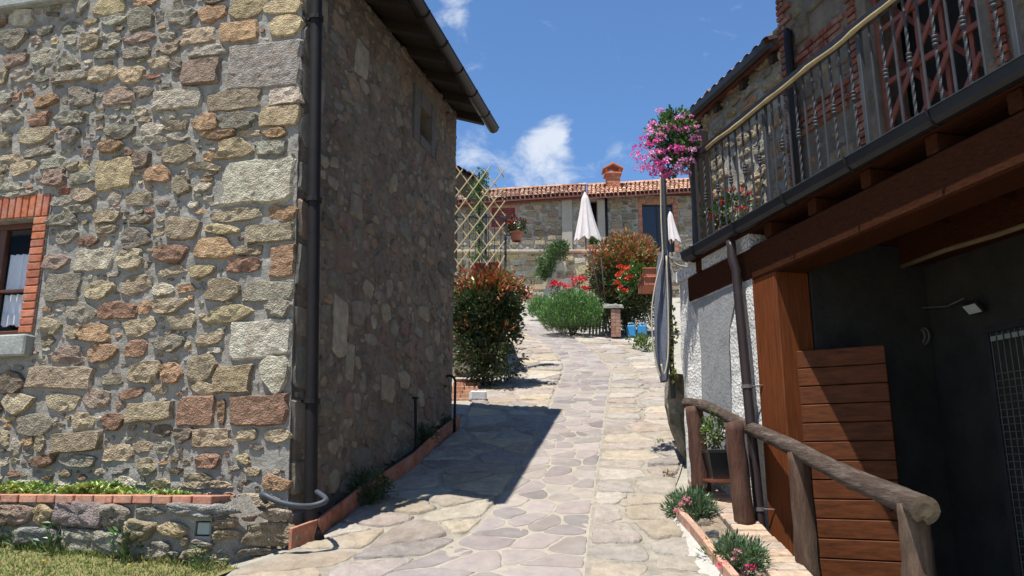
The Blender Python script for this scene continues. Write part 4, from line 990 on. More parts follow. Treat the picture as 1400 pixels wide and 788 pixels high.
# ---------------------------------------------------------------- wrought iron railing
RO = .01; RT, RB = 5.43, 4.535
def railing():
    root = thing('balcony_railing', mr(1.08, 4.48, RO), 'grey wrought iron railing with twisted balusters along the balcony', 'railing')
    m = MB(); hbox(m, -5.4, 1.10, RT, RT + .075, RO - .03, RO + .03, .006); m.build('top_rail', M('black iron', (.02, .02, .022), var=.2, rough=.5, bump=.1, metallic=.3), root)
    m = MB(); hbox(m, -5.4, 1.10, RB - .012, RB + .012, RO - .02, RO + .02, .003); m.build('bottom_rail', IRON, root)
    us = [rpx(1053, 260, RO)[0], rpx(1188, 185, RO)[0], rpx(1393, 70, RO)[0]]; us = [1.07] + us + [us[-1] - 1.15, us[-1] - 2.3]
    post = None
    def at(o, u): o.location = mr(u, 4.48, RO) - WL[root.name]
    for u in us:
        if post is None:
            m = MB(); m.bbox(mr(u, (4.475 + RT) / 2, RO), ur * .019, nr * .019, ZV * ((RT - 4.475) / 2), .004); m.bbox(mr(u, 4.487, RO), ur * .045, nr * .045, ZV * .008, .003)
            post = m.build('post', IRON, root, origin=mr(u, 4.48, RO))
        else:
            c = post.copy(); COL.objects.link(c); c.parent = root; at(c, u)
    plain = twist = None; k = 0
    for a, b in zip(us, us[1:]):
        n = 11 if abs(a - b) > 1.0 else max(3, int(abs(a - b) / .105))
        for i in range(1, n):
            u = lerp(a, b, i / n); k += 1
            if k % 2:
                if plain is None:
                    m = MB(); m.bbox(mr(u, (RB + RT) / 2, RO), ur * .0075, nr * .0075, ZV * ((RT - RB) / 2 - .006), .0015); plain = m.build('baluster', IRON, root, origin=mr(u, 4.48, RO))
                else:
                    c = plain.copy(); COL.objects.link(c); c.parent = root; at(c, u)
            else:
                if twist is None:
                    m = MB(); N_ = 54; pts = [mr(u, lerp(RB + .01, RT - .005, q / N_), RO) for q in range(N_ + 1)]
                    m.tube(pts, .0115, 4, twist=.36); twist = m.build('twisted_baluster', IRON, root, origin=mr(u, 4.48, RO))
                    m = MB()
                    for dz in (-.028, 0, .028): m.lathe(mr(u, lerp(RB, RT, .5) + dz, RO), ((.010, -.011), (.018, -.008), (.0205, 0), (.018, .008), (.010, .011)), 10)
                    col = m.build('collar', IRON, twist, smooth=True)
                else: c = copy_tree(twist, root); at(c, u)
    pts = []
    for i in range(40):
        t = i / 39; u = lerp(.66, -3.6, t); pts.append(mr(u, RT - .012 + .003 * math.sin(i * 1.3) + .012 * noise.noise(Vector((i * .25, 0, 0))), RO + .05 + .003 * math.sin(i * .9)))
    m = MB(); m.tube(pts, [.0165 + (.004 if i % 5 == 0 else 0) for i in range(40)], 8, wob=.08, rng=rng)
    tag(m.build('bamboo_cane', M('yellow bamboo', (.29, .225, .11), var=.2, scale=12, rough=.5, bump=.15), smooth=True), 'long yellow bamboo cane tied along the top of the balcony railing', 'cane')
railing()
# ---------------------------------------------------------------- upper house behind the balcony
UO = -1.05
def upper_house():
    root = thing('upper_house', mr(.85, 4.48, UO), 'stone and brick house wall with a red timber lattice behind the balcony railing', 'house')
    def mu(u, z, h): return mr(-u, z, UO + h)
    u_l, u_r = rpx(1193, 100, UO)[0], rpx(1338, 40, UO)[0]     # lattice opening
    U0 = -rpx(1064, 20, UO)[0]; a, b = -u_l, -u_r
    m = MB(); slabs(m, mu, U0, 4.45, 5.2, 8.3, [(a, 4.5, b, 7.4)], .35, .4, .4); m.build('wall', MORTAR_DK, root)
    items = []; bricks = []; pk = Packer(U0, 4.48, 5.2, 8.3)
    bc = ((.19, .066, .042), (.165, .056, .036), (.21, .08, .05), (.14, .05, .034))
    pk.block(a - .005, 4.48, b + .005, 7.4)
    z = 4.5; row = 0
    while z < 8.2:                                    # brick jambs and the outer corner
        for side in (-1, 1):
            n = 2 if row % 2 else 1; e = a if side < 0 else b
            for q in range(n + 1):
                w = .12 if (row + q) % 2 else .2; x0 = e - .24 if side < 0 else e
                x0 = x0 + q * .125 if n == 2 or q < 2 else x0
                if q > 1: continue
                bricks.append((x0, z, x0 + .118, z + .06))
        bricks.append((U0 + .004, z, U0 + (.24 if row % 2 else .12), z + .06))
        z += .072; row += 1
    for z0 in (rpx(1140, 160, UO)[1], rpx(1105, 95, UO)[1]):   # levelling bands
        for r_i in range(4):
            x = U0 + .25 + .06 * (r_i % 2)
            while x < a - .36: bricks.append((x, z0 + r_i * .072, x + .235, z0 + r_i * .072 + .06)); x += .247
    nb = 0; rest = MB()
    for (x0, z0, x1, z1) in bricks:
        if not pk.free(x0 + .01, z0 + .01, x1 - .01, z1 - .01): continue
        pk.block(x0, z0, x1, z1); m = MB() if nb < 290 else rest
        m.bbox(mu((x0 + x1) / 2, (z0 + z1) / 2, rng.uniform(.0, .012)), ur * ((x1 - x0) / 2 * .97), nr * .03, ZV * .028, .008, jit(rng.choice(bc), rng, .25))
        if nb < 290: m.build('brick', BRICK, root)
        nb += 1
    if rest.v: rest.build('far_brick', BRICK, root, kind='stuff')
    for (x0, z0, x1, z1) in pk.fill(((.22, .4, .16, .28, 300), (.12, .24, .1, .18, 900), (.07, .14, .05, .1, 1500)), rng, .01):
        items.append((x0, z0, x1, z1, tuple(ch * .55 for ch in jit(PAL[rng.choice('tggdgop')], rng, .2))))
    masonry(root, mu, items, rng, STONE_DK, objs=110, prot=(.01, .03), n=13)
    # lattice of red timber slats
    T = M('red brown lattice timber', (.17, .05, .03), var=.25, scale=12, rough=.55, bump=.2)
    W, z0, z1 = b - a, 4.55, 7.38; nx = 3; L_ = None
    m = MB()
    for q0, q1, zz0, zz1 in ((a + .003, a + .05, z0, z1), (b - .05, b - .003, z0, z1), (a + .05, b - .05, z1 - .05, z1), (a + .05, b - .05, 4.505, 4.55)): m.bbox(mu((q0 + q1) / 2, (zz0 + zz1) / 2, -.10), ur * ((q1 - q0) / 2 - .001), nr * .03, ZV * ((zz1 - zz0) / 2), .004)
    lat = m.build('lattice_screen', T, root)
    for k in range(6):
        z = z0 + .12 + k * .52; m = MB(); m.bbox(mu((a + b) / 2, z, -.09), ur * (W / 2 - .055), nr * .014, ZV * .024, .003); m.build('slat', T, lat)
    for k in range(4):
        x = a + .05 + (k + .5) * (W - .1) / 4; m = MB(); m.bbox(mu(x, (z0 + z1) / 2, -.118), ur * .02, nr * .012, ZV * ((z1 - z0) / 2 - .05), .003); m.build('slat', T, lat)
    for sg in (1, -1):
        for k in range(-2, 8):
            zc = z0 + k * .52; x0, x1 = a + .055, b - .055
            dz = (x1 - x0) * 1.15 * sg; p0, p1 = (x0, zc - dz / 2 + .3), (x1, zc + dz / 2 + .3)
            def clip(p, q):
                for lim, s in ((z0 + .02, 1), (z1 - .06, -1)):
                    if (p[1] - lim) * s < 0 and (q[1] - lim) * s < 0: return None
                    if (p[1] - lim) * s < 0: t = (lim - p[1]) / (q[1] - p[1]); p = (p[0] + (q[0] - p[0]) * t, lim)
                    if (q[1] - lim) * s < 0: t = (lim - p[1]) / (q[1] - p[1]); q = (p[0] + (q[0] - p[0]) * t, lim)
                return p, q
            c = clip(p0, p1)
            if not c: continue
            A, B = mu(*c[0], -.06 - .026 * (sg > 0) * 0 - (.0 if sg > 0 else .145)), mu(*c[1], -.06 - (.0 if sg > 0 else .145)); d = (B - A)
            if d.length < .1: continue
            m = MB(); m.bbox((A + B) / 2, d / 2, nr * .012, d.normalized().cross(nr) * .024, .003); m.build('slat', T, lat)
    m = MB(); m.box(mu((a + b) / 2, 5.95, -.5), ur * (W / 2 + .2), nr * .01, ZV * 1.5); m.build('dark_room_behind', M('dark room', (.02, .018, .016)), root)
    # roof with a deep overhang, out of the picture's top edge
    m = MB(); p = [mr(-U0 - .1, 8.25, UO + .95), mr(-5.3, 8.25, UO + .95), mr(-5.3, 9.5, UO - 3.5), mr(-U0 - .1, 9.5, UO - 3.5)]; m.hexa(p + [q + ZV * .16 for q in p]); m.build('roof', DARKWOOD, root)
    m = MB(); hbox(m, -5.2, -U0, 4.45, 8.3, UO - 3.4, UO - 3.1); hbox(m, -U0 - .3, -U0, 4.45, 8.3, UO - 3.08, UO - .36); m.build('back_wall', MORTAR_DK, root)
    u = rpx(1090, 232, UO + .12)[0]; m = MB(); m.tube([mr(u, 4.5, UO + .1), mr(u, 6.75, UO + .1), mr(u + .1, 6.9, UO + .02)], .045, 10); m.build('downpipe', DARKMETAL, root, smooth=True)
upper_house()
def neighbour():
    NO = UO - .02; ul = rpx(966, 250, NO)[0]; ur_ = rpx(1072, 150, NO)[0]; zt = rpx(1000, 118, NO)[1] + .2
    root = thing('neighbour_house', mr(ul, 2.6, NO), 'pale rubble stone house end with a dark tiled eave beyond the balcony', 'house')
    def mu(u, z, h): return mr(-u, z, NO + h)
    W0, W1 = -ul, -ur_ + .04; s0, s1 = [-q for q in (rpx(1001, 230, NO)[0], rpx(1009, 230, NO)[0])]; sz0, sz1 = rpx(1005, 248, NO)[1], rpx(1005, 212, NO)[1]
    m = MB(); slabs(m, mu, W0, 2.6, W1, zt, [(s0, sz0, s1, sz1)], .3, .4, .4); m.build('wall', MORTAR, root)
    m = MB(); hbox(m, ul - .3, ul, 2.6, zt, NO - 2.6, NO - .31); m.build('end_wall', MORTAR, root)
    m = MB(); m.box(mu((s0 + s1) / 2, (sz0 + sz1) / 2, -.2), ur * .2, nr * .01, ZV * .4); m.build('dark_room_behind', M('dark room', (.02, .018, .016)), root)
    pk = Packer(W0, 4.4, W1, zt); pk.block(s0 - .02, sz0 - .02, s1 + .02, sz1 + .02)
    items = [(a, b, c, d, jit(PAL[rng.choice('ttwygot')], rng, .15)) for (a, b, c, d) in pk.fill(((.2, .36, .10, .18, 300), (.12, .24, .07, .13, 900), (.07, .14, .05, .08, 1200)), rng, .01)]
    masonry(root, mu, items, rng, STONE, objs=120, prot=(.015, .04), n=12)
    # roof slab with its tiles, sloping up away from the alley
    e = .12; ze = rpx(1000, 112, NO + e)[1]; dd = (mr(0, .42, -1) - mr(0, 0, 0))
    eu0, eu1 = ul + .25, -W1 - .02
    m = MB(); p = [mr(eu0, ze - .06, NO + e), mr(eu1, ze - .06, NO + e), mr(eu1, ze - .06, NO + e) + dd * 3.2, mr(eu0, ze - .06, NO + e) + dd * 3.2]; m.hexa(p + [q + ZV * .06 for q in p])
    roof = m.build('roof', M('reddish eave boards', (.14, .05, .035), var=.25, rough=.7, bump=.2), root)
    for k in range(4):
        u = lerp(eu0 - .1, eu1 + .1, k / 3); m = MB(); A = mr(u, ze - .12, NO + e - .03); m.box(A + dd * .3, ur * .04, dd * .3, ZV * .05); m.build('rafter', DARKWOOD, roof)
    m = MB(); cs = [(.0, .07), (.01, .0), (.05, -.03), (.09, .0), (.10, .07)]
    for (o0, za), (o1, zb) in zip(cs, cs[1:]): m.face([mr(eu0, ze + za - .03, NO + e + o0), mr(eu0, ze + zb - .03, NO + e + o1), mr(eu1, ze + zb - .03, NO + e + o1), mr(eu1, ze + za - .03, NO + e + o0)])
    m.face([mr(eu0, ze + za - .03, NO + e + o0) for o0, za in cs]); m.build('gutter', M('dark zinc gutter', (.026, .027, .029)), root)
    m = MB(); n = int(abs(eu1 - eu0) / .19)
    for k in range(n + 1):
        u = eu0 + (eu1 - eu0) * (k + .5) / (n + 1); col = jit((.36, .20, .14), rng, .2)
        for row in range(7):
            A = mr(u, ze + .03 + .012 * 0, NO + e + .04) + dd * (.42 * row) + ZV * .02; B = A + dd * .46 - ZV * .015
            for i in range(6):
                t0, t1 = math.pi * i / 6, math.pi * (i + 1) / 6; r0, r1 = .098, .084
                m.face([A + ur * r0 * math.cos(t0) + ZV * r0 * .8 * math.sin(t0), A + ur * r0 * math.cos(t1) + ZV * r0 * .8 * math.sin(t1), B + ur * r1 * math.cos(t1) + ZV * r1 * .8 * math.sin(t1), B + ur * r1 * math.cos(t0) + ZV * r1 * .8 * math.sin(t0)], col)
    m.build('roof_tiles', TILE, roof, kind='stuff')
    # red pipe and dark post at the end of the balcony
    m = MB(); q = rpx(966, 150, NO + .4); m.tube([mr(eu0 - .04, ze - .05, NO + e + .05), mr(eu0 - .02, ze - 1.0, NO + e - .05), mr(eu0, 4.5, NO + .1)], .028, 8); m.build('downpipe', M('dark red pipe', (.045, .018, .013), var=.2, rough=.5, bump=0), root, smooth=True)
neighbour()
def balcony_bits():
    a = on_plane(956, 318, mr(0, 0, -.35), nr); b = on_plane(963, 175, mr(0, 0, -.35), nr)
    m = MB(); d = Vector((0, 0, 1)); m.bbox(Vector(((a.x + b.x) / 2, (a.y + b.y) / 2, (4.48 + b.z) / 2)), ur * .07, nr * .07, ZV * ((b.z - 4.48) / 2), .006); tag(m.build('wooden_post', DARKWOOD), 'dark wooden post at the far end of the balcony behind the pink flowers', 'post')
    c0 = mr(rpx(985, 285, -.15)[0], 4.478, -.25)
    flower_pot('geranium_pot', c0, .13, .2, ((.62, .03, .025),), 'red geranium in a terracotta pot on the balcony floor behind the railing', .22, 5)
def flower_pot(name, base, r0, h, cols, label, spread, seed, group=None, n=14, leafn=30, size=.05, cat='flower pot', pot=True, up=.8, fl=.035):
    r = random.Random(seed); t = thing(name, base, label, cat, group)
    if pot:
        m = MB(); m.lathe(base, ((r0 * .68, 0), (r0 * .95, h * .8), (r0 * 1.06, h * .8), (r0 * 1.08, h), (r0 * .93, h), (r0 * .9, h * .86), (.001, h * .86)), 16, closed=False); m.build('pot', TERRA, t, smooth=False)
    top = base + ZV * (h * .9 if pot else 0); m = MB()
    def pick(rel, q): return jit(q.choice(GREENS), q)
    crown(m, top + ZV * spread * up, (spread, spread, spread * .8), r, leafn, 16, size, pick, .35, .3, .4, .85); m.build('foliage', LEAF, t)
    m = MB(); stems(m, top, [top + ZV * spread * up + rdir(r) * spread * .7 for _ in range(7)], .005, (.06, .09, .03), r); m.build('stem', M('green stem', attr=True), t)
    it = []
    for _ in range(n):
        d = rdir(r); d.z = d.z * .7 + .25; d.y -= .25; it.append((top + ZV * spread * up + d * spread * 1.02, fl, r.choice(cols), 22, fl * .45))
    blooms(t, PETAL, it, r); return t
balcony_bits()
# big pink ivy geranium at the railing's end
def pink_geranium():
    r = random.Random(77); Yg = 7.7; c = on_y(918, 196, Yg); t = thing('pink_geranium', c, 'large pink trailing geranium hanging over the end post of the balcony railing', 'flowers')
    m = MB(); m.bbox(c + Vector((.02, .05, -.10)), Vector((.15, 0, 0)), Vector((0, .09, 0)), ZV * .07, .01); m.build('flower_box', M('dark green box', (.03, .05, .03), var=.1, bump=0, rough=.5), t)
    def pick(rel, q): return jit(q.choice(((.06, .13, .025), (.08, .16, .035), (.04, .09, .02), (.11, .20, .05))), q)
    m = MB(); crown(m, c + Vector((.02, 0, .02)), (.25, .24, .27), r, 90, 20, .045, pick, .34, .2, .3, .9); crown(m, c + Vector((.05, 0, .25)), (.16, .15, .12), r, 26, 20, .04, pick, .4, .6, .3, .9); crown(m, c + Vector((.0, 0, -.26)), (.12, .1, .12), r, 14, 12, .04, pick, .4, -.2, .3, .9); m.build('foliage', LEAF, t)
    m = MB(); stems(m, c - ZV * .05, [c + rdir(r) * .24 for _ in range(12)], .004, (.07, .1, .03), r); m.build('stem', M('green stem', attr=True), t)
    pk = ((.78, .17, .47), (.84, .27, .56), (.70, .10, .38), (.86, .38, .64))
    spots = ((888, 182), (873, 203), (893, 172), (908, 178), (900, 195), (878, 220), (888, 215), (900, 225), (890, 232), (905, 232), (922, 205), (930, 206), (944, 222), (946, 206), (935, 178), (951, 190), (917, 176), (928, 163), (902, 153), (940, 160), (880, 192), (896, 210), (912, 219), (926, 231), (938, 238), (895, 240), (910, 241), (903, 208), (874, 232), (884, 229), (955, 207), (918, 238), (870, 212), (886, 200), (948, 176), (933, 222), (903, 186), (899, 233), (907, 225))
    it = []
    for (px, py) in spots:
        e = ((px - 918) / 42.0) ** 2 + ((py - 196) / 48.0) ** 2; p = on_y(px, py, Yg - .26 * math.sqrt(max(.05, 1 - min(1, e))))
        it.append((p, r.uniform(.04, .058), r.choice(pk), 34, .024))
    blooms(t, PETAL, it, r)
pink_geranium()
# ---------------------------------------------------------------- netted pole, mossy stub, log rail, coping, right hand planter
def pole_and_net():
    Yp = 8.6; top = on_y(905, 232, Yp); base = Vector((top.x + .012, Yp, on_y(908, 545, Yp).z))
    t = thing('end_post', base, 'tall slim grey post carrying rolled netting at the end of the balcony', 'post')
    m = MB(); m.tube([base, Vector((top.x + .012, Yp, top.z))], .026, 10); m.build('shaft', IRON, t)
    m = MB(); m.lathe(Vector((top.x + .012, Yp, top.z)), ((.032, 0), (.04, .01), (.035, .03), (.01, .045)), 10); m.build('cap', IRON, t)
    # bundled shade net hung down the post
    net = M('blue grey shade net', (.115, .125, .16), var=.25, scale=30, rough=.9, bump=.6, bscale=140, bdist=.006)
    m = MB(); rows = []; n = 26; pr = ((345, 902, 914), (365, 899, 916), (400, 897, 918), (440, 895, 918), (480, 896, 916), (505, 900, 915), (522, 904, 912))
    for i in range(27):
        py = 345 + (522 - 345) * i / 26; x0 = np.interp(py, [q[0] for q in pr], [q[1] for q in pr]); x1 = np.interp(py, [q[0] for q in pr], [q[2] for q in pr])
        a, b = on_y(x0, py, Yp - .10), on_y(x1, py, Yp - .10); c = (a + b) / 2; w = (b - a).length / 2 * .95; ring = []
        for k in range(n):
            th = 2 * math.pi * k / n; rr = 1 + .22 * math.sin(5 * th + i * .12) + .1 * math.sin(9 * th + i * .3)
            ring.append(c + Vector((math.cos(th) * w * rr * .95, math.sin(th) * .10 * rr, 0)))
        rows.append(ring)
    for i in range(26):
        for k in range(n): m.face([rows[i + 1][k], rows[i + 1][(k + 1) % n], rows[i][(k + 1) % n], rows[i][k]])
    tag(m.build('shade_net', net, smooth=True), 'rolled blue grey shade net hanging down the slim post', 'net')
    rope = M('beige rope', (.42, .36, .26), var=.2, scale=50, rough=.9, bump=.3, bscale=120)
    def spl(pts):
        o = []
        for i in range(len(pts) - 1):
            for k in range(4):
                s = k / 4; p0, p1, p2, p3 = pts[max(i - 1, 0)], pts[i], pts[i + 1], pts[min(i + 2, len(pts) - 1)]
                o.append(.5 * ((2 * p1) + (p2 - p0) * s + (2 * p0 - 5 * p1 + 4 * p2 - p3) * s * s + (-p0 + 3 * p1 - 3 * p2 + p3) * s ** 3))
        return o + [pts[-1]]
    for pts, lab in ((((903, 235), (904, 300), (906, 345), (902, 365), (895, 395), (891, 430), (893, 470), (898, 500), (903, 515)), 'beige rope running down the left edge of the rolled net'),
                     (((911, 350), (913, 400), (914, 450), (913, 490), (908, 512), (904, 498)), 'beige rope running down the right edge of the rolled net'),
                     (((908, 345), (914, 350), (925, 362), (945, 366)), 'pale cord tied from the slim post to the plaster wall')):
        m = MB(); m.tube(spl([on_y(px, py, Yp - .24 if 'wall' not in lab else Yp - .1) for px, py in pts]), .009, 6); tag(m.build('rope', rope, smooth=True), lab, 'rope')
    # mossy stub of old wall between post and plaster pier
    m = MB(); r = random.Random(4); P = []
    for j in range(15):
        py = 512 + (625 - 512) * j / 14; x0, x1 = float(np.interp(py, (512, 545, 575, 600, 625), (912, 910, 915, 924, 934))) + r.uniform(-.8, .8), 935 + 4 * (j / 14)
        a, b = on_y(x0, py, 8.75), on_y(x1, py, 8.75); P.append([lerp(a, b, i / 5) + Vector((0, -.05 * math.sin(math.pi * i / 5) + .03 * (r.random() - .5), 0)) for i in range(6)])
    P.append([Vector((p.x, p.y, gz(0, 8.7) - .1)) for p in P[-1]])
    for j in range(15):
        for i in range(5): m.face([P[j][i], P[j + 1][i], P[j + 1][i + 1], P[j][i + 1]])
    B = [[p + Vector((.05, .35, 0)) for p in row] for row in P]
    for j in range(15):
        m.face([B[j][0], B[j + 1][0], P[j + 1][0], P[j][0]]); m.face([P[j][5], P[j + 1][5], B[j + 1][5], B[j][5]])
    m.face(P[0] + B[0][::-1])
    t = thing('wall_stub', P[-1][2], 'mossy stub of old wall between the slim post and the plaster pier', 'wall stub')
    m.build('stub', M('mossy stone', (.24, .21, .16), var=.5, scale=9, rough=.98, bump=1, bscale=25, bdist=.03, col2=(.10, .095, .03), c2amt=.8, c2scale=4), t, smooth=True)
    m = MB()
    for _ in range(90):
        py = r.uniform(420, 520); p = on_y(r.uniform(916, 924) + 3 * math.sin(py * .1), py, 8.45); leaf(m, p, rdir(r) + Vector((-.3, -.6, 0)), Vector((0, -1, .3)), r.uniform(.03, .06), .035, jit(r.choice(((.22, .24, .04), (.10, .14, .03), (.28, .26, .06))), r))
    b = on_y(919, 520, 8.5); m.tube([b, on_y(921, 470, 8.5), on_y(918, 420, 8.5)], .006, 5, (.1, .08, .04)); tag(m.build('ivy', LEAF), 'yellow green ivy sprig climbing between the net and the plaster pier', 'ivy')
    # terracotta troughs bracketed to the post, red geranium in them
    c = on_y(886, 397, 8.9); t = thing('terracotta_trough', c, 'pair of terracotta troughs of red geranium bracketed beside the net post', 'flower trough')
    for k, (dz, w) in enumerate(((0, .075), (.1, .085))):
        m = MB(); b = c + ZV * dz
        for (x0, x1, y0, y1) in ((-1, -.85, -1, 1), (.85, 1, -1, 1), (-.85, .85, -1, -.9), (-.85, .85, .9, 1)): m.bbox(b + Vector(((x0 + x1) / 2 * w, (y0 + y1) / 2 * .22, .05)), Vector(((x1 - x0) / 2 * w, 0, 0)), Vector((0, (y1 - y0) / 2 * .22, 0)), ZV * .045, .004)
        m.box(b + ZV * .03, Vector((w * .84, 0, 0)), Vector((0, .195, 0)), ZV * .02); m.bbox(b + ZV * .098 - ZV * .012 * 0, Vector((w * 1.08, 0, 0)), Vector((0, .235, 0)), ZV * .006, .003); m.build('trough', TERRA, t)
    m = MB(); m.tube([c + Vector((.07, 0, .09)), c + Vector((.16, -.05, .12))], .01, 6); m.build('bracket', DARKMETAL, t)
    def pick(rel, q): return jit(q.choice(((.06, .14, .02), (.09, .19, .03), (.045, .10, .018))), q)
    m = MB(); crown(m, c + Vector((-.10, -.05, .17)), (.22, .16, .12), r, 34, 14, .055, pick, .4, .5, .3, .5); crown(m, c + Vector((-.27, -.08, .03)), (.13, .1, .16), r, 16, 12, .05, pick, .4, .1, .3, .7); m.build('foliage', LEAF, t)
    it = []
    for (px, py) in ((848, 366), (853, 369), (845, 377), (858, 382), (861, 379), (843, 388), (849, 394), (854, 398), (857, 367), (850, 374)): it.append((on_y(px, py, 8.7), .035, (.70, .045, .02), 24, .022))
    blooms(t, PETAL, it, r)
pole_and_net()
def log_rail():
    ctrl = [(937, 545, 7.6, .062), (962, 549, 7.4, .066), (985, 559, 7.25, .060), (1010, 573, 7.1, .074), (1045, 588, 6.55, .070), (1085, 607, 6.0, .078), (1130, 631, 5.45, .076), (1180, 655, 4.95, .084), (1235, 678, 4.45, .086), (1265, 692, 4.16, .090)]
    pts = [on_y(px, py + 6, Y) for px, py, Y, r in ctrl]
    root = thing('log_handrail', on_ground(958, 662), 'rustic log handrail on short posts sloping down beside the planter', 'handrail')
    r = random.Random(9); sm = []; rad = []
    for i in range(len(pts) - 1):
        for k in range(7):
            s = k / 7; p0, p1, p2, p3 = pts[max(i - 1, 0)], pts[i], pts[i + 1], pts[min(i + 2, len(pts) - 1)]
            sm.append(.5 * ((2 * p1) + (p2 - p0) * s + (2 * p0 - 5 * p1 + 4 * p2 - p3) * s * s + (-p0 + 3 * p1 - 3 * p2 + p3) * s ** 3)); rad.append(lerp(ctrl[i][3], ctrl[i + 1][3], s) * .80 * (1 + .012 * math.sin(i * 5 + k)))
    sm.append(pts[-1]); rad.append(ctrl[-1][3] * .8)
    m = MB(); seg = 18; n0 = len(sm); m.tube(sm, rad, seg, wob=.022, rng=r, caps=False)
    V = m.v
    for i in range(n0):            # a drying crack along the upper left flank
        q = (i / n0); 
        if (.02 < q < .22) or (.52 < q < .68) or q > .74:
            k = 4 + (1 if q > .9 else 0)
            c = sm[i]; V[i * seg + k] = c + (V[i * seg + k] - c) * .66
    # near end: sawn face, slightly dished
    e = sm[-1]; b0 = (n0 - 1) * seg; ax = (sm[-1] - sm[-2]).normalized(); mid = [e + ax * .004 + (V[b0 + k] - e) * .5 for k in range(seg)]
    base = len(m.v); m.v += mid; m.v.append(e + ax * .002)
    rail = None
    m2 = MB(); m2.v = [Vector(x) for x in V[b0:b0 + seg]] + mid + [e + ax * .002]
    for k in range(seg): k2 = (k + 1) % seg; m2.f.append((k, k2, seg + k2, seg + k)); m2.c.append((1, 1, 1)); m2.f.append((seg + k, seg + k2, 2 * seg)); m2.c.append((1, 1, 1))
    m.v = m.v[:base]
    m.f.append(tuple(reversed(range(seg)))); m.c.append((1, 1, 1))
    rail = m.build('rail', LOG, root, smooth=True); m2.build('sawn_end', M('sawn log end', (.11, .078, .046), var=.4, scale=18, rough=.9, bump=.5, bscale=60, bdist=.004), rail)
    for i, a in ((8, 4), (19, 7), (30, 3), (38, 9), (47, 5), (55, 6)):
        c = Vector(m.v[i * seg + a]); d = (c - sm[i]).normalized(); k = MB(); k.lathe(c - d * .012, ((.030, 0), (.024, .013), (.015, .019), (.011, .014), (.002, .012)), 9, ax=d, closed=False); k.build('knot', LOG, rail, smooth=True)
    def post(px0, py0, px1, py1, Y, rad, mat, split=False):
        a = on_y(px0, py0, Y); b = on_y(px1, py1, Y); m = MB(); N_ = 12
        cen = [lerp(a, b, k / N_) + Vector((.003 * math.sin(k * 1.1 + px0), .002 * math.cos(k), 0)) for k in range(N_ + 1)]; rr = [rad * (1.05 - .12 * k / N_ + .018 * math.sin(k * 1.7 + px0)) for k in range(N_ + 1)]
        m.tube(cen, rr, 14, wob=.04, rng=r)
        if split:
            for k in range(N_ + 1): c = cen[k]; q = m.v[k * 14 + 10]; m.v[k * 14 + 10] = c + (q - c) * .45
        m.build('post', mat, root, smooth=True)
    post(960, 672, 949, 556, 7.50, .084, LOGPOST); post(1019, 724, 1003, 578, 6.72, .080, LOGPOST); post(1108, 800, 1092, 618, 5.92, .085, M('split log post', (.065, .034, .02), var=.5, scale=9, rough=.85, bump=.8, bscale=16, bdist=.015, stretch=(2.5, 2.5, .4), col2=(.125, .088, .058), c2amt=.8, c2scale=4), True); post(1263, 850, 1248, 690, 4.32, .082, bpy.data.materials['split log post'], True)
log_rail()
def coping():
    root = thing('coping_wall', Vector((1.86, 6.5, 1.7)), 'low retaining wall with a brick on edge coping under the log handrail', 'wall')
    LX = [(4.2, 1.74), (5.86, 1.74), (6.66, 1.735), (7.95, 1.69)]; RX = [(4.2, 2.05), (5.98, 2.02), (6.76, 1.985), (7.95, 1.97)]
    m = MB(); ys = np.linspace(4.2, 7.95, 24)
    for y0, y1 in zip(ys, ys[1:]):
        q = [Vector((interp(t, y), y, 0)) for t, y in ((LX, y0), (RX, y0), (RX, y1), (LX, y1))]; q[0].x += .01; q[3].x += .01; q[1].x -= .01; q[2].x -= .01
        m.hexa([p + ZV * .6 for p in q] + [p + ZV * (gz(0, p.y) + .025) for p in q])
    m.build('wall', MORTAR, root)
    y = 4.25; k = 0
    while y < 7.9:
        d = .128; xa, xb = interp(LX, y + d / 2), interp(RX, y + d / 2); z = gz(0, y + d / 2) + .04; m = MB()
        wob = rng.uniform(-.004, .004)
        m.bbox(Vector(((xa + xb) / 2 + wob, y + d / 2, z + rng.uniform(-.003, .003))), Vector(((xb - xa) / 2, 0, 0)), Vector((0, d / 2 * .93, d / 2 * .93 * SLOPE)), Vector((0, -.008, .03)), .008, jit(rng.choice(((.38, .275, .195), (.35, .25, .18), (.41, .29, .19), (.34, .265, .205))), rng, .18)); m.build('brick', BRICK, root)
        y += d; k += 1
coping()
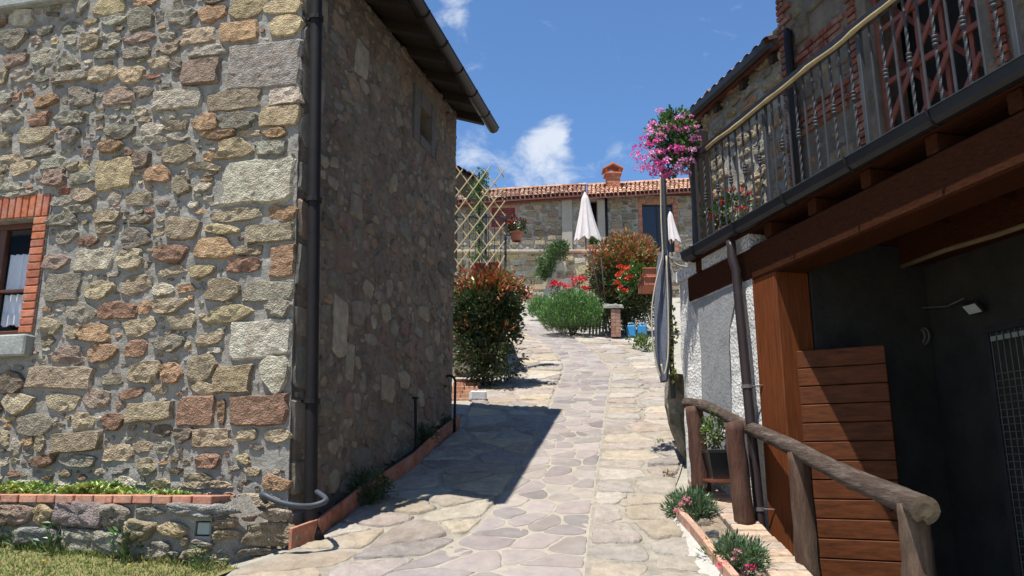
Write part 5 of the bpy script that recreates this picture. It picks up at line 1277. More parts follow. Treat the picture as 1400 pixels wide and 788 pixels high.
def right_planter():
    root = thing('brick_planter', Vector((1.5, 6.3, 1.75)), 'narrow sunken planter edged with bricks between the paving and the coping', 'planter')
    P = [on_ground(*p) for p in ((929, 716), (948, 738), (967, 762), (986, 788), (1008, 815))]
    for a, b in zip(P, P[1:]):
        d = (b - a); m = MB(); nn = d.cross(ZV).normalized(); m.bbox((a + b) / 2 + ZV * .06, d * .485, nn * .028, ZV * .07, .007, jit((.40, .225, .15), rng, .2)); m.build('brick', BRICK, root)
    m = MB(); ws = [.05, .09, .13, .16, .18]
    for i in range(4):
        a, b = P[i], P[i + 1]
        for k in range(5):
            p0, p1 = a.lerp(b, k / 5), a.lerp(b, (k + 1) / 5); w0 = lerp(ws[i], ws[i + 1], k / 5) + .03 * noise.noise(p0 * 9); w1 = lerp(ws[i], ws[i + 1], (k + 1) / 5) + .03 * noise.noise(p1 * 9)
            m.face([p0 + Vector((-w0, 0, .012)), p1 + Vector((-w1, 0, .012)), p1 + Vector((-.02, 0, .055)), p0 + Vector((-.02, 0, .055))])
    m.build('mortar_fillet', M('white mortar fillet', (.36, .335, .29), var=.2, scale=8, rough=.95, bump=.6, bscale=40), root)
    m = MB(); q = [P[0] + Vector((0, .6, .168)), Vector((1.70, 7.5, gz(0, 7.5))), Vector((1.74, 5.0, gz(0, 5.0))), P[-1]]; q = [Vector((p.x, p.y, gz(0, p.y) + .045)) for p in q]; m.face(q[::-1]); m.build('soil', M('planter soil', (.24, .185, .125), var=.4, scale=20, rough=1, bump=1, bscale=40, bdist=.02), root)
    for (px, py, w, col) in ((972, 742, .07, (.10, .10, .10)), (990, 758, .08, (.33, .32, .30)), (963, 726, .05, (.30, .24, .18))):
        c = on_ground(px, py) + ZV * .06; m = MB(); stone(m, lambda x, y, h: Vector((x, y, c.z + h)), (c.x, c.y), outline(w * 1.6, w * 1.2, rng, 9), .025, rng, col)
        o = m.build('loose_stone', PAVE_C, smooth=False); tag(o, {742: 'dark slate chip lying in the brick planter soil', 758: 'pale grey stone lying by the nearer pink flowers', 726: 'small brown stone lying below the farther pink flowers'}[py], 'stone')
    r = random.Random(15)
    def pick(rel, q): return jit(q.choice(((.07, .13, .055), (.10, .17, .07), (.05, .10, .04), (.13, .19, .09))), q)
    for (px, py, rx, ry, lab, fl) in ((945, 702, .17, .30, 'spreading pink carnation clump at the upper end of the brick planter', ((938, 682), (932, 690), (941, 687), (925, 699))), (1006, 772, .17, .26, 'pink carnation clump at the near end of the brick planter', ((988, 775), (1026, 778), (1007, 756), (1005, 766), (1012, 787)))):
        c = on_ground(px, py + 6); t = thing('carnation_plant', c, lab, 'flowers', 'carnations in the brick planter')
        m = MB(); crown(m, c + ZV * .07, (rx * 1.15, ry * 1.1, .13), r, 90, 28, .055, pick, .5, .9, .2, .24); m.build('foliage', LEAF, t)
        m = MB()
        for q in range(22): a = r.random() * 6.28; p = c + Vector((math.cos(a) * rx * .8, math.sin(a) * ry * .8, .12)); m.tube([p - ZV * .08, p, p + ZV * .06], .003, 4, (.1, .15, .06))
        m.build('stem', M('green stem', attr=True), t)
        it = []
        for i, (fx, fy) in enumerate(fl):
            p = on_y(fx, fy, c.y - .24); big = fy > 770 and fx != 1012; it.append((p, .034 if big else .020, (.74, .05, .18) if big else (.62, .28, .30), 26, .02))
        blooms(t, PETAL, it, r)
    # black nursery pot with a saucer behind the posts
    c = on_y(986, 660, 7.3); t = thing('black_plant_pot', c, 'square black plastic pot with a small leafy shrub between the first two log posts', 'flower pot')
    m = MB(); a, b = .085, .125; m.hexa([c + Vector((x * a, y * a, .02)) for x, y in ((-1, -1), (1, -1), (1, 1), (-1, 1))] + [c + Vector((x * b, y * b, .27)) for x, y in ((-1, -1), (1, -1), (1, 1), (-1, 1))]); m.bbox(c + ZV * .27, Vector((.135, 0, 0)), Vector((0, .135, 0)), ZV * .015, .004); m.build('pot', M('black plastic', (.012, .013, .014), var=0, rough=.4, bump=0, spec=.5), t)
    m = MB(); m.lathe(c, ((.10, 0), (.15, .012), (.155, .03), (.14, .03), (.10, .012)), 18); m.build('saucer', TERRA, t)
    def pk2(rel, q): return jit(q.choice(((.16, .24, .05), (.10, .17, .04), (.24, .28, .08), (.07, .12, .03))), q)
    m = MB(); crown(m, c + Vector((-.02, 0, .46)), (.13, .12, .18), r, 34, 12, .04, pk2, .4, .4, .3, .6); m.build('foliage', LEAF, t)
    m = MB(); stems(m, c + ZV * .28, [c + Vector((r.uniform(-.1, .1), r.uniform(-.1, .1), .55)) for _ in range(8)], .005, (.12, .1, .05), r); m.build('stem', M('green stem', attr=True), t)
right_planter()

def joint_weeds():
    r = random.Random(33)
    for (px, py, s, lab, cols) in ((914, 652, .10, 'dry brown weed in the joint below the plaster pier', ((.20, .17, .07), (.26, .20, .09), (.14, .15, .05))), (903, 606, .07, 'small green weed at the foot of the mossy wall stub', ((.10, .15, .04), (.16, .19, .06))), (628, 572, .09, 'small weed between the edging and the paving near the brick steps', ((.06, .10, .03), (.09, .13, .04))), (700, 520, .16, 'low weed at the foot of the terrace wall pier', ((.08, .13, .03), (.13, .17, .05))), (455, 722, .07, 'tiny weed in the joint beside the terracotta edging', ((.08, .13, .03), (.12, .16, .05)))):
        b = on_ground(px, py); m = MB()
        for _ in range(46):
            a = r.random() * 6.28; d = Vector((math.cos(a), math.sin(a), r.uniform(.2, 1.6))); leaf(m, b + Vector((math.cos(a), math.sin(a), 0)) * s * .5 * r.random() + ZV * s * .4 * r.random(), d, ZV, s * r.uniform(.35, .7), s * .12, jit(r.choice(cols), r), .2)
        tag(m.build('weed', LEAF, origin=b), lab, 'weed', 'weeds in the paving joints')
joint_weeds()
# ---------------------------------------------------------------- upper end of the alley
BRC = ((.40, .15, .085), (.36, .13, .075), (.44, .18, .10))
def photinia(name, cx, py_top, py_bot, Y, rx, label, pick, seed, low, clumps, group=None, zc=.55, zr=.5, lf=.095):
    r = random.Random(seed); a = on_y(cx, py_top, Y); b = Vector((a.x, Y, gz(0, Y))); H = a.z - b.z
    t = thing(name, b, label, 'shrub', group); m = MB()
    crown(m, b + ZV * (H * zc), (rx, rx * .8, H * zr * .92), r, clumps, 40, lf, pick, .27, .5, .3, .42)
    for _ in range(26):        # young shoots breaking the outline
        d = rdir(r); d.z = abs(d.z) * .8 + .15; q = b + ZV * (H * zc) + Vector((d.x * rx, d.y * rx * .8, d.z * H * zr * .9)); e = (d + ZV * .8 + rdir(r) * .3).normalized()
        for k in range(9): leaf(m, q + e * (.03 * k), e * .6 + rdir(r), rdir(r) + ZV, lf * r.uniform(.8, 1.3), lf * .4, pick(.95, r))
    if low: crown(m, b + ZV * (H * .33), (rx * .92, rx * .75, H * .31), r, int(clumps * .75), 30, .08, pick, .36, .3, .25, .42)
    m.build('crown', LEAF, t)
    m = MB(); stems(m, b, [b + Vector((r.uniform(-.6, .6) * rx, r.uniform(-.5, .5) * rx, H * r.uniform(.5, .85))) for _ in range(13)], .022, (.07, .05, .035), r, .12); m.build('trunk', M('bark stem', attr=True, var=.3, scale=15), t)
    return t
def pk_left(rel, q):
    if rel > .30 + .40 * q.random() - .08: return jit(q.choice(((.36, .085, .028), (.45, .15, .04), (.30, .06, .03), (.42, .20, .07), (.13, .16, .04), (.10, .14, .035))), q)
    return jit(q.choice(((.035, .07, .018), (.05, .09, .025), (.028, .05, .015), (.09, .06, .03), (.07, .12, .035))), q)
def pk_right(rel, q):
    if rel > -.15 + .5 * q.random(): return jit(q.choice(((.36, .12, .035), (.28, .13, .035), (.38, .17, .05), (.09, .13, .03), (.34, .075, .03), (.13, .17, .04))), q)
    return jit(q.choice(((.04, .07, .018), (.06, .10, .025), (.03, .05, .015), (.13, .09, .03))), q)
photinia('photinia_shrub', 668, 371, 530, 13.3, .64, 'red tipped shrub with dark lower branches just past the corner of the shaded house', pk_left, 31, True, 190, zc=.66, zr=.35, lf=.105)
photinia('photinia_shrub', 854, 322, 455, 21.4, .97, 'orange brown shrub behind the terracotta trough and the blue canisters', pk_right, 32, True, 420, zc=.60, zr=.42, lf=.125)
def needle_bush(cx, py_top, py_bot, rx, n, cols, label, seed, L0=.22, grp=None):
    r = random.Random(seed); b = on_ground(cx, py_bot); top = on_y(cx, py_top, b.y); H = top.z - b.z; t = thing('rosemary_bush', b, label, 'bush', grp); m = MB()
    for _ in range(n):
        a = r.random() * 6.28; q = r.random() ** .6; h = r.random()
        p = b + Vector((math.cos(a) * rx * q * (.72 + .28 * math.sin(math.pi * h)), math.sin(a) * rx * .8 * q, H * (.10 + .72 * h * (1 - .45 * q * q))))
        d = Vector((math.cos(a) * (.25 + .5 * q), math.sin(a) * .4 * q, 1.0)) + rdir(r) * .25; d.normalize(); tone = r.uniform(.7, 1.3); L = L0 * r.uniform(.7, 1.4)
        m.face([p - Vector((.006, 0, 0)), p + Vector((.006, 0, 0)), p + d * L], jit((.06, .09, .03), r))
        for k in range(6):
            s = (k + .6) / 6; e = (d * .9 + rdir(r) * .75); leaf(m, p + d * L * s, e, rdir(r), L * .38, .016, tuple(c * tone for c in jit(r.choice(cols), r)), .1)
    m.build('foliage', LEAF, t); m = MB(); stems(m, b, [b + Vector((r.uniform(-.6, .6) * rx, r.uniform(-.4, .4) * rx, H * .6)) for _ in range(9)], .014, (.08, .06, .04), r); m.build('stem', M('bark stem', attr=True), t)
RGC = ((.075, .19, .028), (.105, .235, .038), (.045, .12, .018), (.14, .26, .05))
needle_bush(783, 393, 460, .86, 2300, RGC, 'large rounded bright green rosemary bush at the end of the paved path', 41, grp='rosemary at the end of the path')
needle_bush(741, 405, 438, .44, 700, RGC, 'smaller green rosemary bush between the red tipped shrub and the big rosemary', 42, .2, 'rosemary at the end of the path')
def low_plant():
    r = random.Random(43); b = on_ground(884, 479); t = thing('low_plant', b, 'low leafy yellow green plant at the foot of the net post', 'plant'); m = MB()
    crown(m, b + ZV * .14, (.42, .3, .20), r, 34, 16, .085, lambda rel, q: jit(q.choice(((.10, .18, .04), (.07, .13, .03), (.22, .24, .06))), q), .4, .6, .3, .45); m.build('foliage', LEAF, t)
    m = MB(); stems(m, b, [b + Vector((r.uniform(-.3, .3), r.uniform(-.2, .2), .25)) for _ in range(8)], .008, (.07, .10, .03), r); m.build('stem', M('bark stem', attr=True), t)
low_plant()
def stone_wall(name, label, cat, x0, x1, py_top, Y, seed, sizes, pal, objs, mort=MORTAR, zb=None, top_fn=None, depth=.5, dark=1.0):
    a, b = on_y(x0, py_top, Y), on_y(x1, py_top, Y); z1 = a.z; z0 = zb if zb is not None else gz(0, Y) - .3; W = b.x - a.x
    def mw(u, z, h): return Vector((a.x + u, Y - h, z))
    root = thing(name, mw(W / 2, z0, 0), label, cat); m = MB()
    N_ = max(2, int(W / .25)); tf = top_fn or (lambda u: z1)
    for k in range(N_):
        u0, u1 = W * k / N_, W * (k + 1) / N_; q = [mw(u0, z0, 0), mw(u1, z0, 0), mw(u1, z0, -depth), mw(u0, z0, -depth)]; t = [mw(u0, tf(u0), 0), mw(u1, tf(u1), 0), mw(u1, tf(u1), -depth), mw(u0, tf(u0), -depth)]
        m.face([q[0], q[1], t[1], t[0]]); m.face(t); m.face([q[2], q[3], t[3], t[2]])
        if k == 0: m.face([q[3], q[0], t[0], t[3]])
        if k == N_ - 1: m.face([q[1], q[2], t[2], t[1]])
    m.build('wall', mort, root); r = random.Random(seed); pk = Packer(0, z0, W, z1)
    items = [(p, q, s, w, tuple(c * dark for c in jit(PAL[r.choice(pal)], r, .18))) for (p, q, s, w) in pk.fill([q[:4] + (q[4] * 3,) for q in sizes], r, .0) if w < min(tf(p), tf(s)) - .005]
    masonry(root, mw, items, r, STONE, objs=objs, prot=(.03, .07), n=12, crag=1.0, smooth=False); return root, mw, W, z0, z1
# terrace with its pier behind the left shrub
Y1 = 14.4
root, mw, W, z0, z1 = stone_wall('terrace_wall', 'rubble retaining wall of the raised terrace behind the red tipped shrub', 'wall', 560, 692, 372, Y1, 51, ((.22, .4, .12, .22, 300), (.1, .2, .07, .13, 700), (.06, .1, .05, .07, 600)), 'ttgydo', 120, depth=.45)
m = MB(); m.box(Vector((-2.9, Y1 + 2.6, (gz(0, Y1) + z1) / 2 - .2)), Vector((2.76, 0, 0)), Vector((0, 2.14, 0)), ZV * ((z1 - gz(0, Y1)) / 2 + .1)); m.build('terrace_fill', MORTAR, root)
def steps():
    t = thing('brick_steps', on_ground(636, 562), 'short flight of brick steps at the foot of the red tipped shrub', 'steps')
    m = MB(); Y0 = 12.2
    for row in range(6):
        y = Y0 + row * .24; z = gz(0, 12.1) + .02 + row * .085; xl, xr = on_y(612, 540, Y0).x, on_y(642 + row * 3, 540, Y0).x; n = 2
        for k in range(n):
            a, b = lerp(xl, xr, k / n), lerp(xl, xr, (k + 1) / n); m = MB(); m.bbox(Vector(((a + b) / 2, y + .13, z)), Vector(((b - a) / 2 * .97, 0, 0)), Vector((0, .13, 0)), ZV * .036, .006, jit(rng.choice(((.46, .26, .17), (.42, .22, .14))), rng, .15)); m.build('brick', BRICK, t)
    m = MB()
    for row in range(6):
        y = Y0 + row * .24; z = gz(0, 12.1) - .0 + row * .085; xl, xr = on_y(612, 540, Y0).x, on_y(642 + row * 3, 540, Y0).x; m.box(Vector(((xl + xr) / 2, y + .16, z - .12)), Vector(((xr - xl) / 2 - .01, 0, 0)), Vector((0, .115, 0)), ZV * .13)
    m.build('mortar_bed', MORTAR, t)
    c = on_ground(653, 548); m = MB(); m.bbox(c + ZV * .07, Vector((.12, .02, 0)), Vector((-.02, .10, .0)), ZV * .07, .02); tag(m.build('stone_block', M('white stone', (.55, .54, .52), var=.2, scale=8, bump=.5)), 'pale squared stone block at the right side of the brick steps', 'stone')
steps()
def lattice():
    Y = 14.7; t = thing('bamboo_trellis', on_y(652, 365, Y), 'expanding bamboo lattice trellis standing above the red tipped shrub', 'trellis')
    CANE = M('pale bamboo', (.46, .36, .18), var=.2, scale=15, rough=.55, bump=.1)
    x0, x1, y0, y1 = 616, 690, 232, 366
    for sg in (1, -1):
        for k in range(-9, 13):
            c = 618 + k * 19; pts = []
            # px line x = c + sg*(y-300)*.62
            ya, yb = y0, y1
            f = lambda y: c + sg * (y - 300) * .77
            ys_ = [y for y in np.linspace(ya, yb, 60) if x0 - 14 <= f(y) <= x1 + 1]
            if len(ys_) < 5: continue
            e = 5 * (k % 3 - 1); A = on_y(f(ys_[0]), ys_[0] + (e if e < 0 else 0), Y + .012 * sg); B = on_y(f(ys_[-1]), ys_[-1], Y + .012 * sg); m = MB(); m.tube([A, (A + B) / 2 + Vector((.006, 0, .004)), B], .0115, 6); m.build('cane', CANE, t)
lattice()
def terrace_railing():
    Y = 14.9; a = on_y(618, 366, Y); b = on_y(693, 366, Y); t = thing('terrace_railing', Vector((b.x, Y, a.z)), 'dark iron railing of the raised terrace behind the bamboo trellis', 'railing'); zt = on_y(660, 297, Y).z; zb = z1
    DI = M('dark iron', (.05, .05, .055), var=.2, rough=.5, bump=.1, metallic=.3)
    for z, h in ((zt, .015), (zb + .09, .012)):
        m = MB(); m.bbox(Vector(((a.x + b.x) / 2 - .4, Y, z)), Vector(((b.x - a.x) / 2 + .4, 0, 0)), Vector((0, .015, 0)), ZV * h, .003); m.build('rail', DI, t)
    for px in (664, 691):
        m = MB(); x = on_y(px, 330, Y).x; m.bbox(Vector((x, Y, (zb + zt) / 2 + .02)), Vector((.024, 0, 0)), Vector((0, .024, 0)), ZV * ((zt - zb) / 2 + .04), .004); m.build('post', DI, t)
    for k in range(9):
        x = on_y(616 + k * 8.6, 330, Y).x; m = MB(); m.bbox(Vector((x, Y, (zb + zt) / 2)), Vector((.007, 0, 0)), Vector((0, .007, 0)), ZV * ((zt - zb) / 2), .001); m.build('baluster', DI, t)
    # vine on a stake, red chairs, corner of a tiled shelter
    r = random.Random(61); bs = Vector((on_y(655, 360, 15.6).x, 15.6, z1)); t = thing('climbing_vine', bs, 'tall green climbing plant twisting up a stake behind the trellis', 'vine'); m = MB()
    def pk(rel, q): return jit(q.choice(((.07, .15, .03), (.05, .11, .025), (.11, .20, .045))), q)
    for (px, py) in ((652, 350), (656, 335), (652, 318), (655, 302), (652, 287), (658, 273), (661, 260), (657, 250), (658, 240), (648, 262)): crown(m, on_y(px, py, 15.6), (.13, .12, .13), r, 12, 14, .05, pk, .5, .3, .3, .7)
    m.build('foliage', LEAF, t); m = MB(); m.tube([bs, on_y(655, 236, 15.6)], .02, 7); m.build('stake', DARKWOOD, t)
    for (px, w, lab) in ((654, .16, 'red plastic planter behind the terrace railing nearer the shaded house'), (673, .2, 'red plastic planter behind the right post of the terrace railing')):
        c = on_y(px, 358, 15.2); c.z = z1; m = MB(); m.lathe(c, ((w * .7, 0), (w, .30), (w * 1.06, .30), (w * 1.06, .34), (w * .9, .34), (w * .86, .26), (.001, .26)), 14, closed=False); t2 = thing('red_planter', c, lab, 'planter', 'red planters on the terrace'); m.build('pot', M('red plastic', (.36, .02, .02), var=.1, rough=.4, bump=0), t2)
        m = MB(); crown(m, c + ZV * .42, (w, w, .12), r, 12, 10, .05, pk, .5, .4, .3, .6); m.build('foliage', LEAF, t2)
    c = on_y(706, 322, 15.0); flower_pot('hanging_geranium', c - ZV * .12, .13, .18, ((.50, .02, .05), (.62, .04, .06)), 'red hanging geranium on the corner of the terrace railing', .19, 9, n=16)
    m = MB(); m.tube([c + Vector((-.12, 0, .0)), on_y(691, 322, 14.95)], .01, 6); tag(m.build('pot_bracket', DI), 'short iron bracket holding the hanging geranium', 'bracket')
    Y = 16.6; t = thing('tiled_shelter', on_y(625, 300, Y), 'end of a small dark tiled shelter roof behind the trellis', 'shelter'); p0, p1 = on_y(590, 212, Y), on_y(653, 246, Y); d = p1 - p0
    m = MB(); m.box((p0 + p1) / 2 + Vector((0, .8, -.03)), d / 2, Vector((0, .8, 0)), ZV * .03); m.build('roof', DARKWOOD, t); m = MB()
    for k in range(9):
        c = p0 + d * (k + .5) / 9
        for i in range(6):
            u0, u1 = math.pi * i / 6, math.pi * (i + 1) / 6; e = d.normalized(); q = lambda u, y: c + e * .085 * math.cos(u) + Vector((0, y, .0)) + ZV * (.075 * math.sin(u)); m.face([q(u0, -.05), q(u1, -.05), q(u1, 1.6), q(u0, 1.6)], jit((.28, .17, .12), rng))
    m.build('roof_tiles', TILE, t); m = MB(); x = on_y(622, 300, Y).x; m.box(Vector((x - .05, Y + .2, (z1 + on_y(622, 246, Y).z) / 2 - .1)), Vector((.08, 0, 0)), Vector((0, .08, 0)), ZV * ((on_y(622, 246, Y).z - z1) / 2)); m.build('post', DARKWOOD, t)
terrace_railing()
# ---------------------------------------------------------------- right side of the upper end: table, cans, pickets
def right_group():
    r = random.Random(71)
    b = on_ground(842, 462); t = thing('brick_pillar', b, 'small square brick pillar beside the blue canisters', 'pillar'); zt = on_y(842, 424, b.y).z
    n = int((zt - b.z) / .085)
    for k in range(n):
        for q in (-1, 1):
            m = MB(); s = .06 if k % 2 else -.06
            m.bbox(b + Vector((q * .062 + (s * .2 if 0 else 0), 0, (k + .5) * (zt - b.z) / n)), Vector((.058, 0, 0)), Vector((0, .12, 0)), ZV * ((zt - b.z) / n * .44), .006, jit(rng.choice(((.34, .17, .11), (.30, .15, .10))), rng, .2)); m.build('brick', BRICK, t)
    m = MB(); m.box(b + ZV * ((zt - b.z) / 2), Vector((.11, 0, 0)), Vector((0, .11, 0)), ZV * ((zt - b.z) / 2 - .01)); m.build('mortar_core', MORTAR, t)
    m = MB(); c = b + Vector((-.05, .1, zt - b.z + .05)); stone(m, lambda x, y, h: Vector((x, y, c.z + h)), (c.x, c.y), outline(.55, .5, rng, 12), .10, rng, (.30, .29, .25)); o = m.build('stone_slab', STONE); tag(o, 'rough grey stone slab lying on the small brick pillar', 'slab')
    for px, lab in ((863, 'blue plastic canister next to the brick pillar'), (878, 'blue plastic canister farther from the brick pillar')):
        c = on_ground(px, 461); t = thing('blue_canister', c, lab, 'canister', 'blue canisters under the orange brown shrub'); BL = M('blue plastic', (.035, .22, .42), var=.08, rough=.4, bump=0, spec=.5)
        m = MB(); m.bbox(c + ZV * .15, Vector((.115, 0, 0)), Vector((0, .09, 0)), ZV * .15, .03); m.build('body', BL, t); m = MB(); m.tube([c + Vector((-.07, 0, .29)), c + Vector((-.06, 0, .36)), c + Vector((.05, 0, .37)), c + Vector((.08, 0, .29))], .018, 8); m.build('handle', M('pale blue plastic', (.30, .45, .55), var=.05, rough=.4, bump=0), t, smooth=True)
        m = MB(); m.lathe(c + Vector((.07, -.03, .3)), ((.03, 0), (.03, .04), (.001, .045)), 10); m.build('cap', BL, t)
    t = thing('picket_row', on_ground(818, 458), 'row of weathered grey pickets leaning beside the rosemary bush', 'fence')
    for k in range(6):
        a = on_ground(806 + k * 4.6, 459); b2 = on_y(808 + k * 4.2, 430 - 4 * (k % 2), a.y); m = MB(); d = b2 - a; m.bbox((a + b2) / 2, Vector((.028, 0, 0)), Vector((0, .012, 0)), d / 2, .003); m.build('picket', M('weathered grey wood', (.27, .25, .22), var=.3, scale=12, stretch=(3, 3, .5)), t)
    for pts, lab in ((((806, 340), (818, 395), (829, 457)), 'long thin dark stake leaning left of the orange brown shrub'), (((822, 352), (826, 400), (834, 455)), 'thin dark stake leaning against the stone slab')):
        m = MB(); m.tube([on_y(x, y, 20.6) for x, y in pts], .02, 6); tag(m.build('stake', DARKWOOD, smooth=True), lab, 'stake', 'leaning stakes')
    # geraniums behind the rosemary, one plant each
    for i, (px, py, lab) in enumerate(((762, 390, 'red geranium behind the left half of the rosemary bush'), (792, 384, 'bright red geranium standing tallest behind the rosemary bush'), (802, 396, 'small red geranium at the right edge of the rosemary bush'), (780, 393, 'pink red geranium between the other geraniums behind the rosemary'))):
        Y = 23.6; c = on_y(px, py, Y); b = Vector((c.x, Y, gz(0, Y))); t = thing('garden_geranium', b, lab, 'flowers', 'geraniums behind the rosemary')
        m = MB(); m.tube([b, lerp(b, c, .5) + Vector((.04, 0, 0)), c], .012, 5, (.07, .12, .03)); m.build('stem', M('green stem', attr=True), t); m = MB()
        crown(m, b + ZV * (c.z - b.z) * .7, (.28, .25, (c.z - b.z) * .3), r, 16, 14, .07, lambda rel, q: jit(q.choice(GREENS), q), .4, .4, .3, .7); m.build('foliage', LEAF, t); it = []
        for q in range(5): it.append((c + Vector((r.uniform(-.22, .22), -.1, r.uniform(-.06, .08))), .085, (.66, .03, .05) if i != 3 else (.68, .14, .14), 24, .06))
        blooms(t, PETAL, it, r)
right_group()
# ---------------------------------------------------------------- far terrace and far house
FY = 38.0
def far_house():
    P0 = on_y(560, 262, FY); zE = on_y(720, 268, FY).z; zG = gz(0, 34) - 1
    root = thing('far_house', Vector((1.5, FY, zG)), 'long rubble stone house with a terracotta tiled roof at the top of the alley', 'house')
    xa, xm, xb = P0.x - 2, on_y(803, 265, FY).x, on_y(1010, 265, FY).x
    def mw(u, z, h): return Vector((xa + u, FY - h, z))
    X = lambda px, py=300: on_y(px, py, FY).x - xa
    Z = lambda py, px=760: on_y(px, py, FY).z
    holes = [(X(672), Z(311), X(704), Z(284)), (X(806), Z(345), X(817), Z(274)), (X(878), Z(345), X(921), Z(278))]
    m = MB(); slabs(m, mw, 0, zG, xb - xa, zE, holes, .4, .8, .8); m.build('front_wall', M('far grey mortar', (.33, .30, .26), var=.25, scale=3, rough=.95, bump=.8, bscale=18, bdist=.04, col2=(.22, .19, .16), c2amt=.6, c2scale=1.0), root)
    m = MB(); m.box(Vector(((xa + xb) / 2, FY + 6, (zG + zE) / 2)), Vector(((xb - xa) / 2, 0, 0)), Vector((0, .2, 0)), ZV * ((zE - zG) / 2)); m.box(Vector((xa + .2, FY + 3.1, (zG + zE) / 2)), Vector((.2, 0, 0)), Vector((0, 2.65, 0)), ZV * ((zE - zG) / 2)); m.box(Vector((xb - .2, FY + 3.1, (zG + zE) / 2)), Vector((.2, 0, 0)), Vector((0, 2.65, 0)), ZV * ((zE - zG) / 2)); m.build('rear_walls', MORTAR, root)
    pk = Packer(X(600), Z(420), xb - xa, zE); r = random.Random(81)
    for h in holes: pk.block(h[0] - .18, h[1] - .1, h[2] + .18, h[3] + .18)
    pk.block(X(768), Z(345), X(782), zE); pk.block(X(817), Z(345), X(826), zE)
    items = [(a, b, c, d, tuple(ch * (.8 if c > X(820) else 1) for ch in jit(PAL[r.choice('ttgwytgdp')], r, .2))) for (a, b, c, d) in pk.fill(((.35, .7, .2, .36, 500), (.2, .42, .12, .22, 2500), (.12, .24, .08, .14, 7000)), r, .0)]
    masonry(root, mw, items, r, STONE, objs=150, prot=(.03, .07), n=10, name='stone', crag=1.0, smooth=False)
    m = MB(); m.bbox(mw((X(768) + X(782)) / 2, (Z(345) + zE) / 2 - .2, .05), Vector(((X(782) - X(768)) / 2, 0, 0)), Vector((0, .06, 0)), ZV * ((zE - Z(345)) / 2 - .02), .01); m.bbox(mw((X(817) + X(827)) / 2, (Z(345) + zE) / 2 - .2, .05), Vector(((X(827) - X(817)) / 2, 0, 0)), Vector((0, .06, 0)), ZV * ((zE - Z(345)) / 2 - .02), .01)
    m.build('rendered_pilaster', M('beige render', (.32, .285, .23), var=.15, scale=3, rough=.95, bump=.2), root)
    # shuttered window, door with brick frame, dark passage
    a, b, c, d = holes[0]; RS = M('dark red shutter', (.17, .04, .035), var=.15, rough=.6, bump=0)
    m = MB()
    for q in ((a - .12, a, b, d + .12), (c, c + .12, b, d + .12), (a, c, d, d + .12), (a - .12, c + .12, b - .12, b)): m.bbox(mw((q[0] + q[1]) / 2, (q[2] + q[3]) / 2, .0), Vector(((q[1] - q[0]) / 2 - .001, 0, 0)), Vector((0, .05, 0)), ZV * ((q[3] - q[2]) / 2 - .001), .008)
    w = m.build('window', M('pink brick surround', (.36, .17, .13), var=.2, scale=8), root)
    for s in (0, 1):
        x0, x1 = lerp(a, c, s * .5) + .01, lerp(a, c, s * .5 + .5) - .01; m = MB()
        for k in range(9): m.bbox(mw((x0 + x1) / 2, lerp(b, d, (k + .5) / 9), -.06), Vector(((x1 - x0) / 2, 0, 0)), Vector((0, .018, .012)), ZV * ((d - b) / 18 * .8), .004)
        m.build('shutter', RS, w)
    a, b, c, d = holes[2]; dr = None; m = MB(); n = int((d - b) / .09)
    m.bbox(mw((a + c) / 2, (b + d) / 2, -.28), Vector(((c - a) / 2, 0, 0)), Vector((0, .02, 0)), ZV * ((d - b) / 2), .004); dr = m.build('door', M('dark door glass', (.018, .018, .022), var=0, rough=.12, bump=0, spec=.6), root)
    for s in (0.02, .5, .98):
        m = MB(); m.bbox(mw(lerp(a, c, s), (b + d) / 2, -.25), Vector((.04, 0, 0)), Vector((0, .03, 0)), ZV * ((d - b) / 2), .005); m.build('door_frame', M('dark grey frame', (.03, .03, .035), var=0, bump=0), dr)
    for k in range(n):
        for x in (a - .09, c + .09):
            m = MB(); m.bbox(mw(x, b + (k + .5) * (d - b) / n, .01), Vector((.09, 0, 0)), Vector((0, .06, 0)), ZV * ((d - b) / n * .44), .006, jit(rng.choice(BRC), rng, .15)); m.build('brick', BRICK, dr)
    nn = int((c - a + .36) / .09)
    for k in range(nn): m = MB(); m.bbox(mw(a - .18 + (k + .5) * (c - a + .36) / nn, d + .1, .01), Vector(((c - a + .36) / nn * .44, 0, 0)), Vector((0, .06, 0)), ZV * .095, .006, jit(rng.choice(BRC), rng, .15)); m.build('brick', BRICK, dr)
    a, b, c, d = holes[1]; m = MB(); m.box(mw((a + c) / 2, (b + d) / 2, -.8), Vector(((c - a), 0, 0)), Vector((0, .02, 0)), ZV * ((d - b) / 2 + .2)); m.build('dark_passage', M('dark room', (.02, .018, .016)), root)
    m = MB(); x = X(829); m.tube([mw(x, Z(350), .1), mw(x, zE - .1, .1)], .06, 8); m.build('downpipe', DARKMETAL, root, smooth=True)
    # two roofs, each of rows of barrel tiles
    def roof(px0, py0, px1, py1, ex, ridge0, ridge1, cols, label):
        E0, E1 = on_y(px0, py0, FY - ex), on_y(px1, py1, FY - ex); R0, R1 = on_y(px0, ridge0, FY + 2.2), on_y(px1, ridge1, FY + 2.2)
        m = MB(); q = [E0, E1, R1, R0]; m.hexa([p - ZV * .16 for p in q] + [p - ZV * .06 for p in q]); ro = m.build('roof', M('reddish eave boards', (.14, .05, .035)), root)
        m = MB(); bk = [R0, R1, R1 + Vector((0, 2.6, -1.2)), R0 + Vector((0, 2.6, -1.2))]; m.hexa([p - ZV * .16 for p in bk] + [p - ZV * .02 for p in bk]); m.build('rear_slope', TERRA, ro)
        m = MB(); n = int((E1 - E0).length / .215)
